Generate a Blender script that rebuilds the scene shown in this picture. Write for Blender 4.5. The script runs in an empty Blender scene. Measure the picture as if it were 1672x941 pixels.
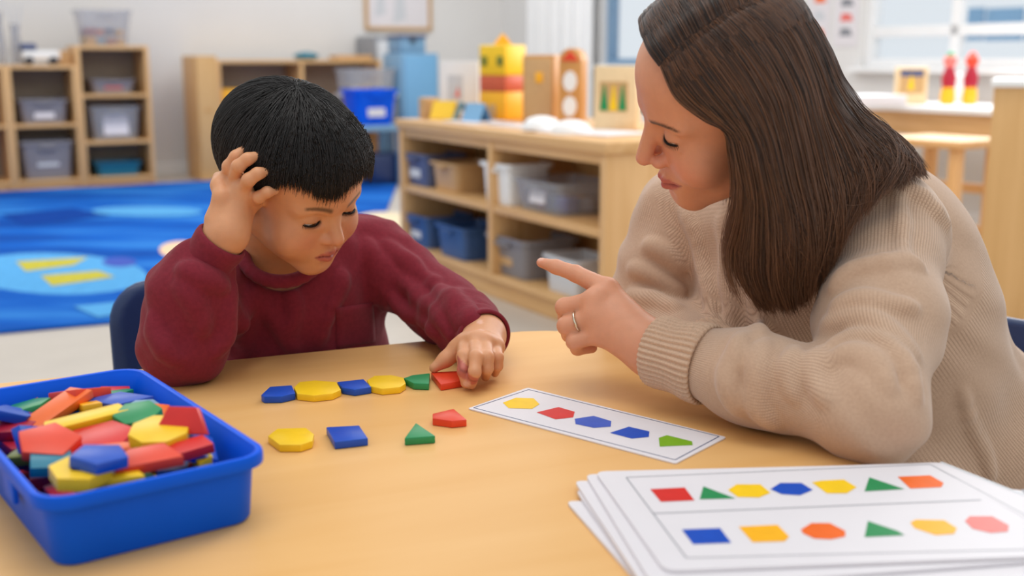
import bpy, bmesh, math, random, os
import numpy as np
from mathutils import Vector, Matrix
random.seed(7); RNG = np.random.default_rng(7)
SC = bpy.context.scene; COL = SC.collection

# ------------------------------------------------------------------ camera, world, lights, exposure
FPX, CX, CY, CAMH, TZ = 1850.0, 836.0, 470.5, 0.91, 0.55
PITCH = math.atan(375 / FPX)
cam_d = bpy.data.cameras.new('camera'); cam = bpy.data.objects.new('camera', cam_d); COL.objects.link(cam)
cam.location = (0, 0, CAMH); cam.rotation_euler = (math.pi / 2 - PITCH, 0, 0)
cam_d.sensor_width = 36; cam_d.lens = FPX / 1672 * 36; cam_d.clip_start = 0.05
cam_d.dof.use_dof = True; cam_d.dof.focus_distance = 1.24; cam_d.dof.aperture_fstop = 3.7
SC.camera = cam
SC.view_settings.view_transform = 'Standard'; SC.view_settings.look = 'None'
SC.view_settings.gamma = 1; SC.view_settings.use_curve_mapping = False
SC.view_settings.exposure = 0.0
SC.cycles.use_denoising = True; SC.cycles.max_bounces = 8; SC.cycles.caustics_reflective = False; SC.cycles.caustics_refractive = False
SC.cycles.transparent_max_bounces = 12

w = bpy.data.worlds.new('sky'); SC.world = w; w.use_nodes = True
bg = w.node_tree.nodes['Background']; bg.inputs[0].default_value = (0.92, 0.965, 1.0, 1); bg.inputs[1].default_value = 0.84

RT = math.radians(29.5)                                  # the room is turned 29.5 degrees to the view
E1 = np.array([math.cos(RT), math.sin(RT), 0]); E2 = np.array([-math.sin(RT), math.cos(RT), 0])
def RM(u, v, z=0): return E1 * u + E2 * v + np.array([0, 0, z])

def area(name, loc, target, sx, sy, power, color=(1, 1, 1)):
    l = bpy.data.lights.new(name, 'AREA'); l.shape = 'RECTANGLE'; l.size = sx; l.size_y = sy; l.energy = power; l.color = color
    o = bpy.data.objects.new(name, l); COL.objects.link(o); o.location = loc
    o.rotation_euler = (Vector(target) - Vector(loc)).to_track_quat('-Z', 'Y').to_euler(); return o
area('ceiling_panel_light', (-0.1, 1.3, 2.75), (-0.1, 1.3, 0), 1.8, 1.2, 21, (1, .97, .93))
area('ceiling_panel_light', (-2.6, 5.6, 2.75), (-2.6, 5.6, 0), 1.6, 1.6, 42, (1, .97, .93))
area('ceiling_panel_light', (1.4, 4.0, 2.75), (1.4, 4.0, 0), 1.6, 1.6, 48, (1, .97, .93))
area('ceiling_panel_light', (-0.6, 8.0, 2.75), (-0.6, 8.0, 0), 1.6, 1.6, 34, (1, .97, .93))
area('window_daylight', RM(5.0, 3.6, 1.7), (0, 1.2, .6), 2.2, 1.4, 60, (.93, .97, 1))

# ------------------------------------------------------------------ pixel rays (the photograph measured, 1672 x 941)
C0 = np.array([0, 0, CAMH]); AX = np.array([1., 0, 0])
FW = np.array([0, math.cos(PITCH), -math.sin(PITCH)]); UPV = np.array([0, math.sin(PITCH), math.cos(PITCH)])
def ray(x, y): return FW + (x - CX) / FPX * AX - (y - CY) / FPX * UPV
def P(x, y, d): return C0 + ray(x, y) * d
def T(x, y, z=TZ):
    r = ray(x, y); return C0 + r * ((z - CAMH) / r[2])

def S(r, g, b):
    f = lambda c: (c / 255 / 12.92) if c <= 10 else ((c / 255 + .055) / 1.055) ** 2.4
    return (f(r), f(g), f(b))

# ------------------------------------------------------------------ materials
def newmat(name):
    m = bpy.data.materials.new(name); m.use_nodes = True
    return m, m.node_tree.nodes, m.node_tree.links, m.node_tree.nodes['Principled BSDF']
def bump(n, l, bs, height, strength, dist):
    b = n.new('ShaderNodeBump'); b.inputs['Strength'].default_value = strength; b.inputs['Distance'].default_value = dist
    l.new(height, b.inputs['Height']); l.new(b.outputs[0], bs.inputs['Normal']); return b
def plain(name, col, rough=.5, spec=.5, var=.06, scale=30, bumpd=0.0, metal=0, coat=0):
    m, n, l, b = newmat(name)
    b.inputs['Roughness'].default_value = rough; b.inputs['Specular IOR Level'].default_value = spec; b.inputs['Metallic'].default_value = metal
    b.inputs['Coat Weight'].default_value = coat
    tc = n.new('ShaderNodeTexCoord'); nz = n.new('ShaderNodeTexNoise'); nz.inputs['Scale'].default_value = scale; nz.inputs['Detail'].default_value = 4
    l.new(tc.outputs['Object'], nz.inputs['Vector'])
    r = n.new('ShaderNodeValToRGB'); c = np.array(col)
    r.color_ramp.elements[0].position = .3; r.color_ramp.elements[1].position = .7
    r.color_ramp.elements[0].color = (*np.clip(c * (1 - var), 0, 1), 1); r.color_ramp.elements[1].color = (*np.clip(c * (1 + var), 0, 1), 1)
    l.new(nz.outputs['Fac'], r.inputs[0]); l.new(r.outputs[0], b.inputs['Base Color'])
    if bumpd: bump(n, l, b, nz.outputs['Fac'], 1, bumpd)
    return m
def wood(name, c1, c2, rough=.4, scale=(3, 40, 3), rot=0, coat=0.0):
    m, n, l, b = newmat(name)
    tc = n.new('ShaderNodeTexCoord'); mp = n.new('ShaderNodeMapping'); mp.inputs['Scale'].default_value = scale; mp.inputs['Rotation'].default_value = (0, 0, rot)
    l.new(tc.outputs['Object'], mp.inputs[0])
    nz = n.new('ShaderNodeTexNoise'); nz.inputs['Scale'].default_value = 1; nz.inputs['Detail'].default_value = 6; nz.inputs['Distortion'].default_value = .6
    l.new(mp.outputs[0], nz.inputs['Vector'])
    r = n.new('ShaderNodeValToRGB'); r.color_ramp.elements[0].position = .3; r.color_ramp.elements[1].position = .72
    r.color_ramp.elements[0].color = (*c1, 1); r.color_ramp.elements[1].color = (*c2, 1)
    l.new(nz.outputs['Fac'], r.inputs[0]); l.new(r.outputs[0], b.inputs['Base Color'])
    b.inputs['Roughness'].default_value = rough; b.inputs['Coat Weight'].default_value = coat; b.inputs['Coat Roughness'].default_value = .25
    bump(n, l, b, nz.outputs['Fac'], .25, .001)
    return m
def clear(name, col, alpha=.45, rough=.2):
    m, n, l, b = newmat(name)
    tr = n.new('ShaderNodeBsdfTransparent'); tr.inputs[0].default_value = (*np.clip(np.array(col) * 1.05 + .25, 0, 1), 1)
    mx = n.new('ShaderNodeMixShader'); mx.inputs[0].default_value = alpha
    b.inputs['Base Color'].default_value = (*col, 1); b.inputs['Roughness'].default_value = rough
    l.new(tr.outputs[0], mx.inputs[1]); l.new(b.outputs[0], mx.inputs[2])
    l.new(mx.outputs[0], n['Material Output'].inputs[0]); return m

M = {}
M['wall'] = plain('wall_paint', S(226, 224, 222), .8, .2, .015, 3)
M['floor'] = plain('floor_vinyl', S(200, 190, 178), .4, .3, .04, 6)
M['birch'] = wood('birch_ply', S(210, 162, 104), S(226, 182, 128), .45, (2, 30, 30))
M['birch_up'] = wood('birch_ply_upright', S(212, 164, 106), S(228, 184, 130), .45, (25, 25, 2))
M['maple_panel'] = wood('maple_panel', S(206, 160, 100), S(220, 176, 118), .45, (22, 22, 1.5))
M['back_panel'] = plain('grey_back_panel', S(176, 164, 150), .7, .2, .05, 8)
M['table'] = wood('table_laminate', S(229, 176, 108), S(237, 188, 124), .42, (1.6, 16, 8), math.radians(0), .0)
M['table'].node_tree.nodes['Principled BSDF'].inputs['Specular IOR Level'].default_value = .2
M['table_edge'] = wood('table_edge_band', S(196, 148, 92), S(212, 166, 108), .4, (4, 4, 60))
M['metal'] = plain('brushed_metal', (.55, .55, .56), .3, .5, .05, 60, 0, 1)
M['white'] = plain('white_paint', S(238, 238, 238), .5, .4, .02, 10)
M['paper'] = plain('white_paper', S(226, 221, 224), .5, .18, .012, 25)
M['black'] = plain('dark_ink', S(60, 60, 66), .6, .3)
M['navy'] = plain('navy_plastic', S(30, 52, 96), .35, .5, .05, 200, .0002)
M['bin_blue'] = plain('blue_bin_plastic', S(0, 90, 226), .45, .15, .04, 14)
for nm, c in dict(red=(214, 42, 36), orange=(240, 106, 34), vermilion=(226, 66, 34), yellow=(246, 200, 28), blue=(8, 76, 184), royal=(60, 92, 190),
                  green=(34, 140, 82), teal=(16, 116, 140), crimson=(170, 24, 48), amber=(250, 180, 30), olive=(110, 120, 40), pink=(232, 120, 112),
                  lime=(122, 172, 34), cream=(236, 206, 160), sky=(112, 166, 206), slate=(84, 94, 128), tealtray=(30, 110, 140), tan=(200, 160, 110),
                  grey=(140, 142, 148), brick=(204, 146, 78), denimblue=(58, 90, 140), terracotta=(206, 92, 58), lilac=(120, 90, 170), lightgrey=(206, 208, 212), steel=(120, 160, 190)).items():
    M[nm] = plain(nm + '_plastic', S(*c), .38, .45, .05, 60)
    M['p_' + nm] = plain(nm + '_print', S(*c), .45, .18, .04, 80)
M['clear'] = clear('clear_plastic', S(208, 208, 210), .26)
M['clear_grey'] = clear('smoky_plastic', S(166, 162, 166), .6)
m, n, l, b = newmat('window_glass')
tr = n.new('ShaderNodeBsdfTransparent'); tr.inputs[0].default_value = (.98, .99, 1, 1); mx = n.new('ShaderNodeMixShader'); mx.inputs[0].default_value = .04
b.inputs['Roughness'].default_value = .02; b.inputs['Base Color'].default_value = (.8, .9, 1, 1); l.new(tr.outputs[0], mx.inputs[1]); l.new(b.outputs[0], mx.inputs[2]); l.new(mx.outputs[0], n['Material Output'].inputs[0])
M['glass'] = m

# ------------------------------------------------------------------ mesh helpers
def bm_box(bm, lo, hi, bev=0.0, mi=0, seg=2):
    lo = np.array(lo, float); hi = np.array(hi, float)
    r = bmesh.ops.create_cube(bm, size=1, matrix=Matrix.Translation(Vector((lo + hi) / 2)) @ Matrix.Diagonal((*(hi - lo), 1)))
    vs = r['verts']; fs = set(f for v in vs for f in v.link_faces)
    for f in fs: f.material_index = mi
    if bev:
        es = list(set(e for v in vs for e in v.link_edges))
        bmesh.ops.bevel(bm, geom=es, offset=bev, segments=seg, affect='EDGES', profile=.5, material=-1)
def bm_prism(bm, poly, z0, z1, bev=0.0, mi=0, top=None):
    poly = [tuple(p[:2]) for p in poly]
    a = sum(poly[i][0] * poly[(i + 1) % len(poly)][1] - poly[(i + 1) % len(poly)][0] * poly[i][1] for i in range(len(poly)))
    if a < 0: poly = poly[::-1]
    lo = [bm.verts.new((x, y, z0)) for x, y in poly]; hi = [bm.verts.new((x, y, z1)) for x, y in poly]
    n = len(poly); f1 = bm.faces.new(lo[::-1]); f2 = bm.faces.new(hi); fs = [f1, f2]
    for i in range(n): fs.append(bm.faces.new((lo[i], lo[(i + 1) % n], hi[(i + 1) % n], hi[i])))
    for f in fs: f.material_index = mi
    if top is not None: f2.material_index = top
    if bev:
        bmesh.ops.bevel(bm, geom=list(set(e for f in fs for e in f.edges)), offset=bev, segments=2, affect='EDGES', profile=.5, material=-1)
def bm_face(bm, pts, mi):
    f = bm.faces.new([bm.verts.new(tuple(p)) for p in pts]); f.material_index = mi; f.normal_update()
    if f.normal.z < 0: f.normal_flip()
def bm_tube(bm, pts, rad, seg=10, mi=0, cap=True):
    pts = [Vector(p) for p in pts]; rad = rad if hasattr(rad, '__len__') else [rad] * len(pts)
    rings = []; up = Vector((0, 0, 1)); prev = None
    for i, p in enumerate(pts):
        t = (pts[min(i + 1, len(pts) - 1)] - pts[max(i - 1, 0)]).normalized()
        if prev is None:
            a = t.cross(up if abs(t.z) < .9 else Vector((1, 0, 0))).normalized()
        else: a = (prev - t * prev.dot(t)).normalized()
        prev = a; bb = t.cross(a)
        rings.append([bm.verts.new(p + (a * math.cos(2 * math.pi * k / seg) + bb * math.sin(2 * math.pi * k / seg)) * rad[i]) for k in range(seg)])
    for A, B in zip(rings, rings[1:]):
        for k in range(seg):
            f = bm.faces.new((A[k], A[(k + 1) % seg], B[(k + 1) % seg], B[k])); f.material_index = mi
    if cap:
        bm.faces.new(rings[0][::-1]).material_index = mi; bm.faces.new(rings[-1]).material_index = mi
def bm_lathe(bm, prof, seg=24, center=(0, 0, 0), mi=0):
    rings = [[bm.verts.new((center[0] + r * math.cos(2 * math.pi * k / seg), center[1] + r * math.sin(2 * math.pi * k / seg), center[2] + z)) for k in range(seg)] for r, z in prof]
    for A, B in zip(rings, rings[1:]):
        for k in range(seg):
            bm.faces.new((A[k], A[(k + 1) % seg], B[(k + 1) % seg], B[k])).material_index = mi
    bm.faces.new(rings[0][::-1]).material_index = mi; bm.faces.new(rings[-1]).material_index = mi
def rrect(x0, y0, x1, y1, r, k=5):
    out = []
    for cx, cy, a0 in ((x1 - r, y1 - r, 0), (x0 + r, y1 - r, 90), (x0 + r, y0 + r, 180), (x1 - r, y0 + r, 270)):
        for i in range(k + 1):
            a = math.radians(a0 + 90 * i / k); out.append((cx + r * math.cos(a), cy + r * math.sin(a)))
    return out
def loft(bm, loops, mi=0, close0=True, close1=True):
    rs = [[bm.verts.new(p) for p in lp] for lp in loops]; n = len(rs[0])
    for A, B in zip(rs, rs[1:]):
        for k in range(n): bm.faces.new((A[k], A[(k + 1) % n], B[(k + 1) % n], B[k])).material_index = mi
    if close0: bm.faces.new(rs[0][::-1]).material_index = mi
    if close1: bm.faces.new(rs[-1]).material_index = mi

def obj(name, bm, mats, parent=None, loc=None, rz=0, smooth=False, rot=None):
    me = bpy.data.meshes.new(name)
    if isinstance(bm, bmesh.types.BMesh):
        bm.normal_update(); bm.to_mesh(me); bm.free()
    else: me = bm
    for mm in (mats if isinstance(mats, (list, tuple)) else [mats]): me.materials.append(M[mm] if isinstance(mm, str) else mm)
    o = bpy.data.objects.new(name, me); COL.objects.link(o)
    if parent: o.parent = parent
    if loc is not None: o.location = loc
    o.rotation_euler = rot if rot is not None else (0, 0, rz)
    if smooth:
        me.polygons.foreach_set('use_smooth', [True] * len(me.polygons))
        if smooth != 'full': me.set_sharp_from_angle(angle=math.radians(40))
    return o
def BM(): return bmesh.new()
def tag(o, label, cat, group=None):
    o['label'] = label; o['category'] = cat
    if group: o['group'] = group
    return o
def thing(name, label, cat, loc=(0, 0, 0), rz=0, group=None):
    o = bpy.data.objects.new(name, None); COL.objects.link(o); o.location = loc; o.rotation_euler = (0, 0, rz); o.empty_display_size = .1
    return tag(o, label, cat, group)
def struct(name, bm, mats, **k):
    o = obj(name, bm, mats, **k); o['kind'] = 'structure'; return o
def box_part(name, lo, hi, mats, parent, bev=.003, **k):
    b = BM(); bm_box(b, lo, hi, bev); return obj(name, b, mats, parent, smooth=True, **k)

# ------------------------------------------------------------------ room shell
WU, WV = 5.1, 9.2
b = BM(); bm_box(b, (-9, -1.5, -.1), (WU + .2, WV + .2, 0)); struct('floor', b, 'floor', rz=RT)
b = BM(); bm_box(b, (-9, WV, 0), (WU + .2, WV + .15, 2.8)); struct('wall_back', b, 'wall', rz=RT)
b = BM(); bm_box(b, (-9, WV - .015, 0), (WU, WV, .1), .004); struct('baseboard_back', b, 'white', rz=RT)
def uv_on_right(px, z):                                   # where the ray of column px meets the right-hand wall
    r = ray(px, 95); t = WU / (r @ E1); return (r * t) @ E2
W1 = (uv_on_right(1215, 0), uv_on_right(985, 0)); W2 = (0.7, uv_on_right(1405, 0)); ZS1, ZS2, ZT = .86, .86, 2.1
b = BM()
def wall_box(v0, v1, z0, z1): bm_box(b, (WU, v0, z0), (WU + .15, v1, z1))
wall_box(-1.5, W2[0], 0, 2.8); wall_box(W2[0], W2[1], 0, ZS2); wall_box(W2[0], W2[1], ZT, 2.8)
wall_box(W2[1], W1[0], 0, 2.8); wall_box(W1[0], W1[1], 0, ZS1); wall_box(W1[0], W1[1], ZT, 2.8); wall_box(W1[1], WV, 0, 2.8)
struct('wall_right', b, 'wall', rz=RT)
b = BM(); bm_box(b, (WU - .015, -1.5, 0), (WU, WV - .02, .1), .004); struct('baseboard_right', b, 'white', rz=RT)
M['sash_dark'] = plain('blue_grey_frame', S(120, 150, 178), .5)
def window(name, v0, v1, z0, z1, mull, inner):
    root = bpy.data.objects.new(name, None); COL.objects.link(root); root.rotation_euler = (0, 0, RT); root['kind'] = 'structure'
    b = BM(); f = .05
    bm_box(b, (WU + .03, v0, z0), (WU + .11, v1, z0 + f), .004); bm_box(b, (WU + .03, v0, z1 - f), (WU + .11, v1, z1), .004)
    bm_box(b, (WU + .03, v0, z0 + f), (WU + .11, v0 + f, z1 - f), .004); bm_box(b, (WU + .03, v1 - f, z0 + f), (WU + .11, v1, z1 - f), .004)
    for q in mull: bm_box(b, (WU + .04, q - .03, z0 + f), (WU + .1, q + .03, z1 - f), .004)
    if inner: bm_box(b, (WU + .04, v0 + f, inner - .03), (WU + .1, v1 - f, inner + .03), .004)
    obj('frame', b, 'white' if inner else 'sash_dark', root)
    b = BM(); bm_box(b, (WU + .068, v0 + .02, z0 + .02), (WU + .074, v1 - .02, z1 - .02)); obj('pane', b, 'glass', root)
    b = BM(); bm_box(b, (WU - .07, v0 - .04, z0 - .03), (WU + .03, v1 + .04, z0 - .002), .005); obj('sill', b, 'white', root)
window('window_1', W1[0], W1[1], ZS1, ZT, [], None)
window('window_2', W2[0], W2[1], ZS2, ZT, [W2[1] - .62, W2[1] - 1.6], ZS2 + .2)
# the building across the yard, seen through the second window
hs = thing('exterior_building', 'pale building with blue windows seen through the right-hand window', 'building', RM(0, 0, 0), RT)
b = BM(); bm_box(b, (11, -6, 0), (16, 5.5, 7.5)); obj('wall', b, 'white', hs)
def far_uv(px, py, u): r = ray(px, py); t = u / (r @ E1); return float((r * t) @ E2), CAMH + float(r[2] * t)
M['far_pane'] = plain('blue_window_glass', S(120, 168, 205), .2, .5, .05, 2)
for px0, px1 in ((1562, 1604), (1614, 1668), (1680, 1740)):
    (va, zb_), (vb, zt2) = far_uv(px1, 66, 11), far_uv(px0, 14, 11); b = BM(); bm_box(b, (10.97, min(va, vb), min(zb_, zt2)), (11.02, max(va, vb), max(zb_, zt2)), .004); obj('window', b, 'far_pane', hs)

# ------------------------------------------------------------------ shelving along the back wall
def on_v(px, v):                                           # point on the vertical plane v = const (parallel to the back wall) under column px
    r = ray(px, 95); return r * (v / (r @ E2))
def u_at(px, v): return float(on_v(px, v) @ E1)
def z_at(px, py, pos):
    r = ray(px, py); return CAMH + r[2] * pos[1] / r[1]
def cubby(name, label, u0, u1, v, depth, h, rows, cols=1, group=None, base=.05, th=.028):
    root = thing(name, label, 'shelf', RM(u0, v), RT, group); W = u1 - u0
    box_part('side_panel', (0, 0, 0), (th, depth, h), 'birch_up', root); box_part('side_panel', (W - th, 0, 0), (W, depth, h), 'birch_up', root)
    box_part('top', (th, 0, h - th), (W - th, depth, h), 'birch', root); box_part('plinth', (th, .02, 0), (W - th, depth, base), 'birch', root)
    box_part('back_panel', (th, depth - .012, base), (W - th, depth - .002, h - th), 'back_panel', root)
    for c in range(1, cols): box_part('divider', (W * c / cols - th / 2, 0, base), (W * c / cols + th / 2, depth - .012, h - th), 'birch_up', root)
    box_part('shelf', (th, 0, base), (W - th, depth - .012, base + .02), 'birch', root)
    for r in rows:
        for c in range(cols):
            box_part('shelf', (W * c / cols + th / 2 + (th / 2 if c == 0 else 0), .005, r - .025), (W * (c + 1) / cols - th / 2 - (th / 2 if c == cols - 1 else 0), depth - .012, r), 'birch', root)
    return root
def tote(name, label, cat, loc, rz, w, d, h, mat, patch=None, group=None, taper=.86, rim=.012, handle=True):
    root = thing(name, label, cat, loc, rz, group); b = BM(); t = .004; r = min(w, d) * .12
    def lp(s, z, ins=0): return [(x, y, z) for x, y in rrect(-w / 2 * s + ins, -d / 2 * s + ins, w / 2 * s - ins, d / 2 * s - ins, r)]
    loft(b, [lp(taper, 0), lp(1 - rim / w, h * .9), lp(1 + rim / w, h * .9), lp(1 + rim / w, h), lp(1 - rim / w, h, t), lp(taper, t, t)])
    obj('tub', b, mat, root, smooth=True)
    if handle:
        b = BM(); bm_box(b, (-w * .16, -d / 2 - .016, h * .78), (w * .16, -d / 2 + .002, h * .88), .004); obj('handle', b, mat, root, smooth=True)
    if patch:
        b = BM(); bm_box(b, (-w * patch[0], -d / 2 * .93 - .004, h * patch[1]), (w * patch[0], -d / 2 * .93 + .004, h * patch[2]), .001)
        o = obj('label_card', b, patch[3] if len(patch) > 3 else 'paper', root); o.rotation_euler = (math.atan2(-(1 - taper) * d / 2, h) * .8, 0, 0)
    return root
COLOUR = dict(amber='golden', sky='pale blue', crimson='dark red', green='green', orange='orange', lilac='purple', tan='tan', cream='cream', grey='grey', slate='slate grey', royal='blue', brick='ochre', lightgrey='light grey')
def blobs(name, label, group, loc, rz, w, d, n, cols, z=.006, size=.04, cat='block'):
    k = 0
    for i in range(n):
        b = BM(); s = size * RNG.uniform(.7, 1.1)
        pts = [(s * .6 * math.cos(2 * math.pi * j / 6), s * .6 * math.sin(2 * math.pi * j / 6)) for j in range(6)] if i % 2 else [(-s * .55, -s * .5), (s * .55, -s * .5), (s * .45, s * .5), (-s * .45, s * .5)]
        bm_prism(b, pts, 0, s * .8, s * .06)
        nx = max(1, int(math.ceil(math.sqrt(n * w / d)))); ny = max(1, math.ceil(n / nx)); cx = (i % nx + .5) / nx * w - w / 2; cy = (i // nx + .5) / ny * d - d / 2
        c, s_ = math.cos(rz), math.sin(rz)
        o = obj(name, b, cols[i % len(cols)], None, (loc[0] + c * cx - s_ * cy, loc[1] + s_ * cx + c * cy, loc[2] + z), rz + RNG.uniform(-.4, .4), smooth=True)
        cw = COLOUR[cols[i % len(cols)]]; tag(o, label.replace('coloured', cw), cat, group + ', ' + cw if cols.count(cols[i % len(cols)]) > 1 or n > len(cols) else group)

V1 = 8.55; DPT = .42
ua, ub, uc, ud = u_at(-120, V1), u_at(8, V1), u_at(124, V1), u_at(243, V1)
ZL, ZH = .865, 1.0
cubby('cubby_shelf', 'low two-tier birch cubby shelf cut by the left picture edge', ua, ub - .003, V1, DPT, ZL, [.46])
cubby('cubby_shelf', 'low two-tier birch cubby shelf holding two grey bins, beside the taller unit', ub, uc - .003, V1, DPT, ZL, [.46])
cubby('cubby_shelf', 'tall narrow three-tier birch cubby shelf beside the white wall', uc, ud, V1, DPT, ZH, [.33, .66])
um1, um2 = (ub + uc) / 2, (uc + ud) / 2; WM, WT = uc - ub, ud - uc
tote('storage_bin', 'shallow smoky grey bin with white card on upper shelf of low cubby', 'bin', RM(um1, V1 + .2, .461), RT, WM * .72, .32, .17, 'clear_grey', (.2, .12, .5, 'paper'))
tote('storage_bin', 'big deep smoky grey bin on the bottom shelf of low cubby', 'bin', RM(um1, V1 + .2, .071), RT, WM * .78, .32, .27, 'clear_grey', (.2, .3, .6, 'lightgrey'))
tote('storage_bin', 'shallow clear bin with pink card on top tier of the tall cubby', 'bin', RM(um2, V1 + .2, .661), RT, WT * .62, .32, .1, 'clear_grey', (.2, .1, .7, 'p_pink'))
tote('storage_bin', 'clear bin with large white card on middle tier of the tall cubby', 'bin', RM(um2, V1 + .2, .331), RT, WT * .72, .32, .24, 'clear', (.24, .1, .72, 'paper'))
tote('storage_tray', 'low teal tray on bottom tier of the tall cubby', 'tray', RM(um2, V1 + .2, .071), RT, WT * .66, .32, .1, 'tealtray', None, handle=False)
tote('storage_bin', 'clear bin of coloured blocks standing on top of the tall cubby', 'bin', RM(um2 - .02, V1 + .2, ZH + .001), RT, WT * .74, .3, .25, 'clear', None, taper=.8)
blobs('building_block', 'small coloured block seen through clear bin on top of the tall cubby', 'blocks in the clear bin on the tall cubby', RM(um2 - .02, V1 + .2, ZH + .006), RT, WT * .54, .22, 9, ['amber', 'sky', 'crimson', 'amber', 'green', 'orange', 'lilac', 'tan'], 0, .068)
blobs('building_block', 'upper coloured block seen through clear bin on top of the tall cubby', 'upper blocks in the clear bin on the tall cubby', RM(um2 - .02, V1 + .2, ZH + .006), RT, WT * .54, .22, 9, ['crimson', 'orange', 'slate', 'amber', 'tan', 'sky', 'amber', 'brick', 'lilac'], .066, .068)
# small things on the low cubby
tag(obj('wooden_block', (lambda b: (bm_box(b, (-.045, -.04, 0), (.045, .04, .1), .006), b)[1])(BM()), 'tan', None, RM(uc - .055, V1 + .16, ZL + .001), RT), 'tan wooden block on low cubby against the taller unit', 'block')
rt = thing('toy_truck', 'white toy truck with dark wheels on the low cubby shelf', 'toy', RM(u_at(66, V1 + .15), V1 + .15, ZL + .0), RT)
b = BM(); bm_box(b, (-.12, -.05, .03), (.13, .05, .1), .02); obj('body', b, 'white', rt, smooth=True)
b = BM(); bm_box(b, (-.13, -.045, .1), (-.02, .045, .15), .02); obj('cab', b, 'slate', rt, smooth=True)
for x in (-.08, .08):
    for y in (-.06, .04):
        b = BM(); bm_tube(b, [(x, y, .03), (x, y + .02, .03)], .029, 14); obj('wheel', b, 'black', rt, smooth=True)
for px, hh, rr, lab in ((-2, .36, .055, 'tall clear glass vase at left picture edge on the low cubby'), (28, .28, .04, 'slim clear glass jar right of the tall vase on the low cubby')):
    q = RM(u_at(px, V1 + .2), V1 + .2, ZL + .001); o = thing('glass_vase', lab, 'vase', q)
    b = BM(); bm_lathe(b, [(rr * .8, 0), (rr, hh * .3), (rr * .7, hh * .75), (rr * .85, hh), (rr * .8, hh), (rr * .65, hh * .75), (rr * .94, hh * .3), (rr * .74, .012)]); obj('vessel', b, 'clear', o, smooth=True)
    for k in range(3):
        b = BM(); bm_tube(b, [(0.01 * k - .01, 0, .02), (.02 * k - .02, .01 * k, hh), (.05 * k - .05, .02 * k - .02, hh * 1.5)], .005, 6); obj('stem', b, 'lightgrey', o)

# middle shelf on the back wall, behind the boy
V2 = 8.62; u0, u1 = u_at(318, V2), u_at(622, V2); H2 = .9
r = cubby('cubby_shelf', 'wide two-bay birch shelf with grey back panel, behind the boy', u0 + .16, u1, V2, .4, H2, [.45], 2)
r2 = thing('end_panel', 'thick birch end panel closing the left of the wide shelf', 'panel', RM(u0, V2), RT)
box_part('board', (0, -.02, 0), (.157, .4, .93), 'maple_panel', r2, .006); box_part('pull_slot', (.05, -.024, .52), (.1, -.018, .535), 'brick', r2, .001)
q = RM(u0 + .16 + .03 + .112, V2 + .12); rb = thing('toy_box', 'yellow box with an orange print standing in the wide shelf', 'box', (q[0], q[1], .451), RT)
box_part('box', (-.1, -.08, 0), (.13, .08, .23), 'amber', rb, .008); box_part('print', (-.03, -.084, .09), (.07, -.079, .16), 'orange', rb, .001)
tag(obj('bean_bag', (lambda b: (bm_lathe(b, [(.06, 0), (.1, .02), (.09, .045), (.03, .06)]), b)[1])(BM()), 'teal', None, (*on_v(500, V2 + .15)[:2], H2 + .001), smooth=True), 'small teal bean bag lying on the wide shelf', 'bean bag')
b = BM(); bm_box(b, (-.15, -.1, 0), (.15, .1, .035), .005); tag(obj('wooden_tray', b, 'tan', None, (*RM(u1 - .18, V2 + .2)[:2], H2 + .001), RT), 'flat tan wooden tray at right end of the wide shelf top', 'tray')
q = on_v(434, V2 + .17); tote('storage_bin', 'tan basket half hidden above the dark hair of the boy', 'basket', (q[0], q[1], .451), RT, .26, .24, .16, 'tan', None)

# sky-blue bench with the blue bin, clear bin, grey locker, blue cabinet
VB = 7.7; q = on_v(604, VB); rb = thing('bench', 'low sky-blue bench carrying the blue bin, right of the boy', 'bench', (q[0], q[1], .0125), RT)
box_part('top', (-.42, -.2, .39), (.2, .25, .43), 'steel', rb, .008)
for x in (-.4, .14):
    for y in (-.17, .18): box_part('leg', (x, y, 0), (x + .045, y + .045, .39), 'steel', rb)
b0 = on_v(601, VB)
tote('storage_bin', 'bright blue bin with square white label on the sky-blue bench', 'bin', (b0[0], b0[1], .444), RT, .33, .3, .25, 'bin_blue', (.2, .18, .62, 'paper'), taper=.78)
b1 = on_v(640, VB - .02); tag(obj('storage_crate', (lambda b: (bm_box(b, (-.16, -.12, 0), (.16, .12, .22), .02), b)[1])(BM()), 'navy', None, (b1[0] - .06, b1[1] + .02, .0135), RT, smooth=True), 'dark navy crate stored under the sky-blue bench', 'crate')
rk = thing('storage_locker', 'mid grey storage locker standing under the framed poster', 'locker', RM(u1 + .012, 8.76), RT)
box_part('body', (0, 0, 0), (.25, .42, 1.09), 'grey', rk, .008); box_part('door', (.015, -.015, .05), (.235, 0, 1.05), 'lightgrey', rk, .004)
q = on_v(596, 8.20); rs = thing('side_stand', 'narrow grey stand carrying the clear tub behind the blue bin', 'stand', (q[0], q[1], 0), RT)
box_part('top', (-.2, -.16, .62), (.2, .16, .645), 'lightgrey', rs, .004)
for x in (-.19, .16):
    for y in (-.15, .12): box_part('leg', (x, y, 0), (x + .03, y + .03, .62), 'grey', rs)
tote('storage_bin', 'large clear tub behind and above the bright blue bin', 'bin', (q[0], q[1], .646), RT, .4, .3, .19, 'clear', None, taper=.9)
blobs('foam_shape', 'coloured foam shape seen through the large clear tub', 'foam shapes in the large clear tub', (q[0], q[1], .651), RT, .26, .16, 3, ['cream', 'tan', 'grey'], 0, .075, 'foam shape')
VC = 8.0; q = RM(u_at(655, VC), VC); wB = u_at(716, VC) - u_at(655, VC)
rk = thing('storage_cabinet', 'tall sky-blue cabinet behind the left end of low shelf', 'cabinet', q, RT)
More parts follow.
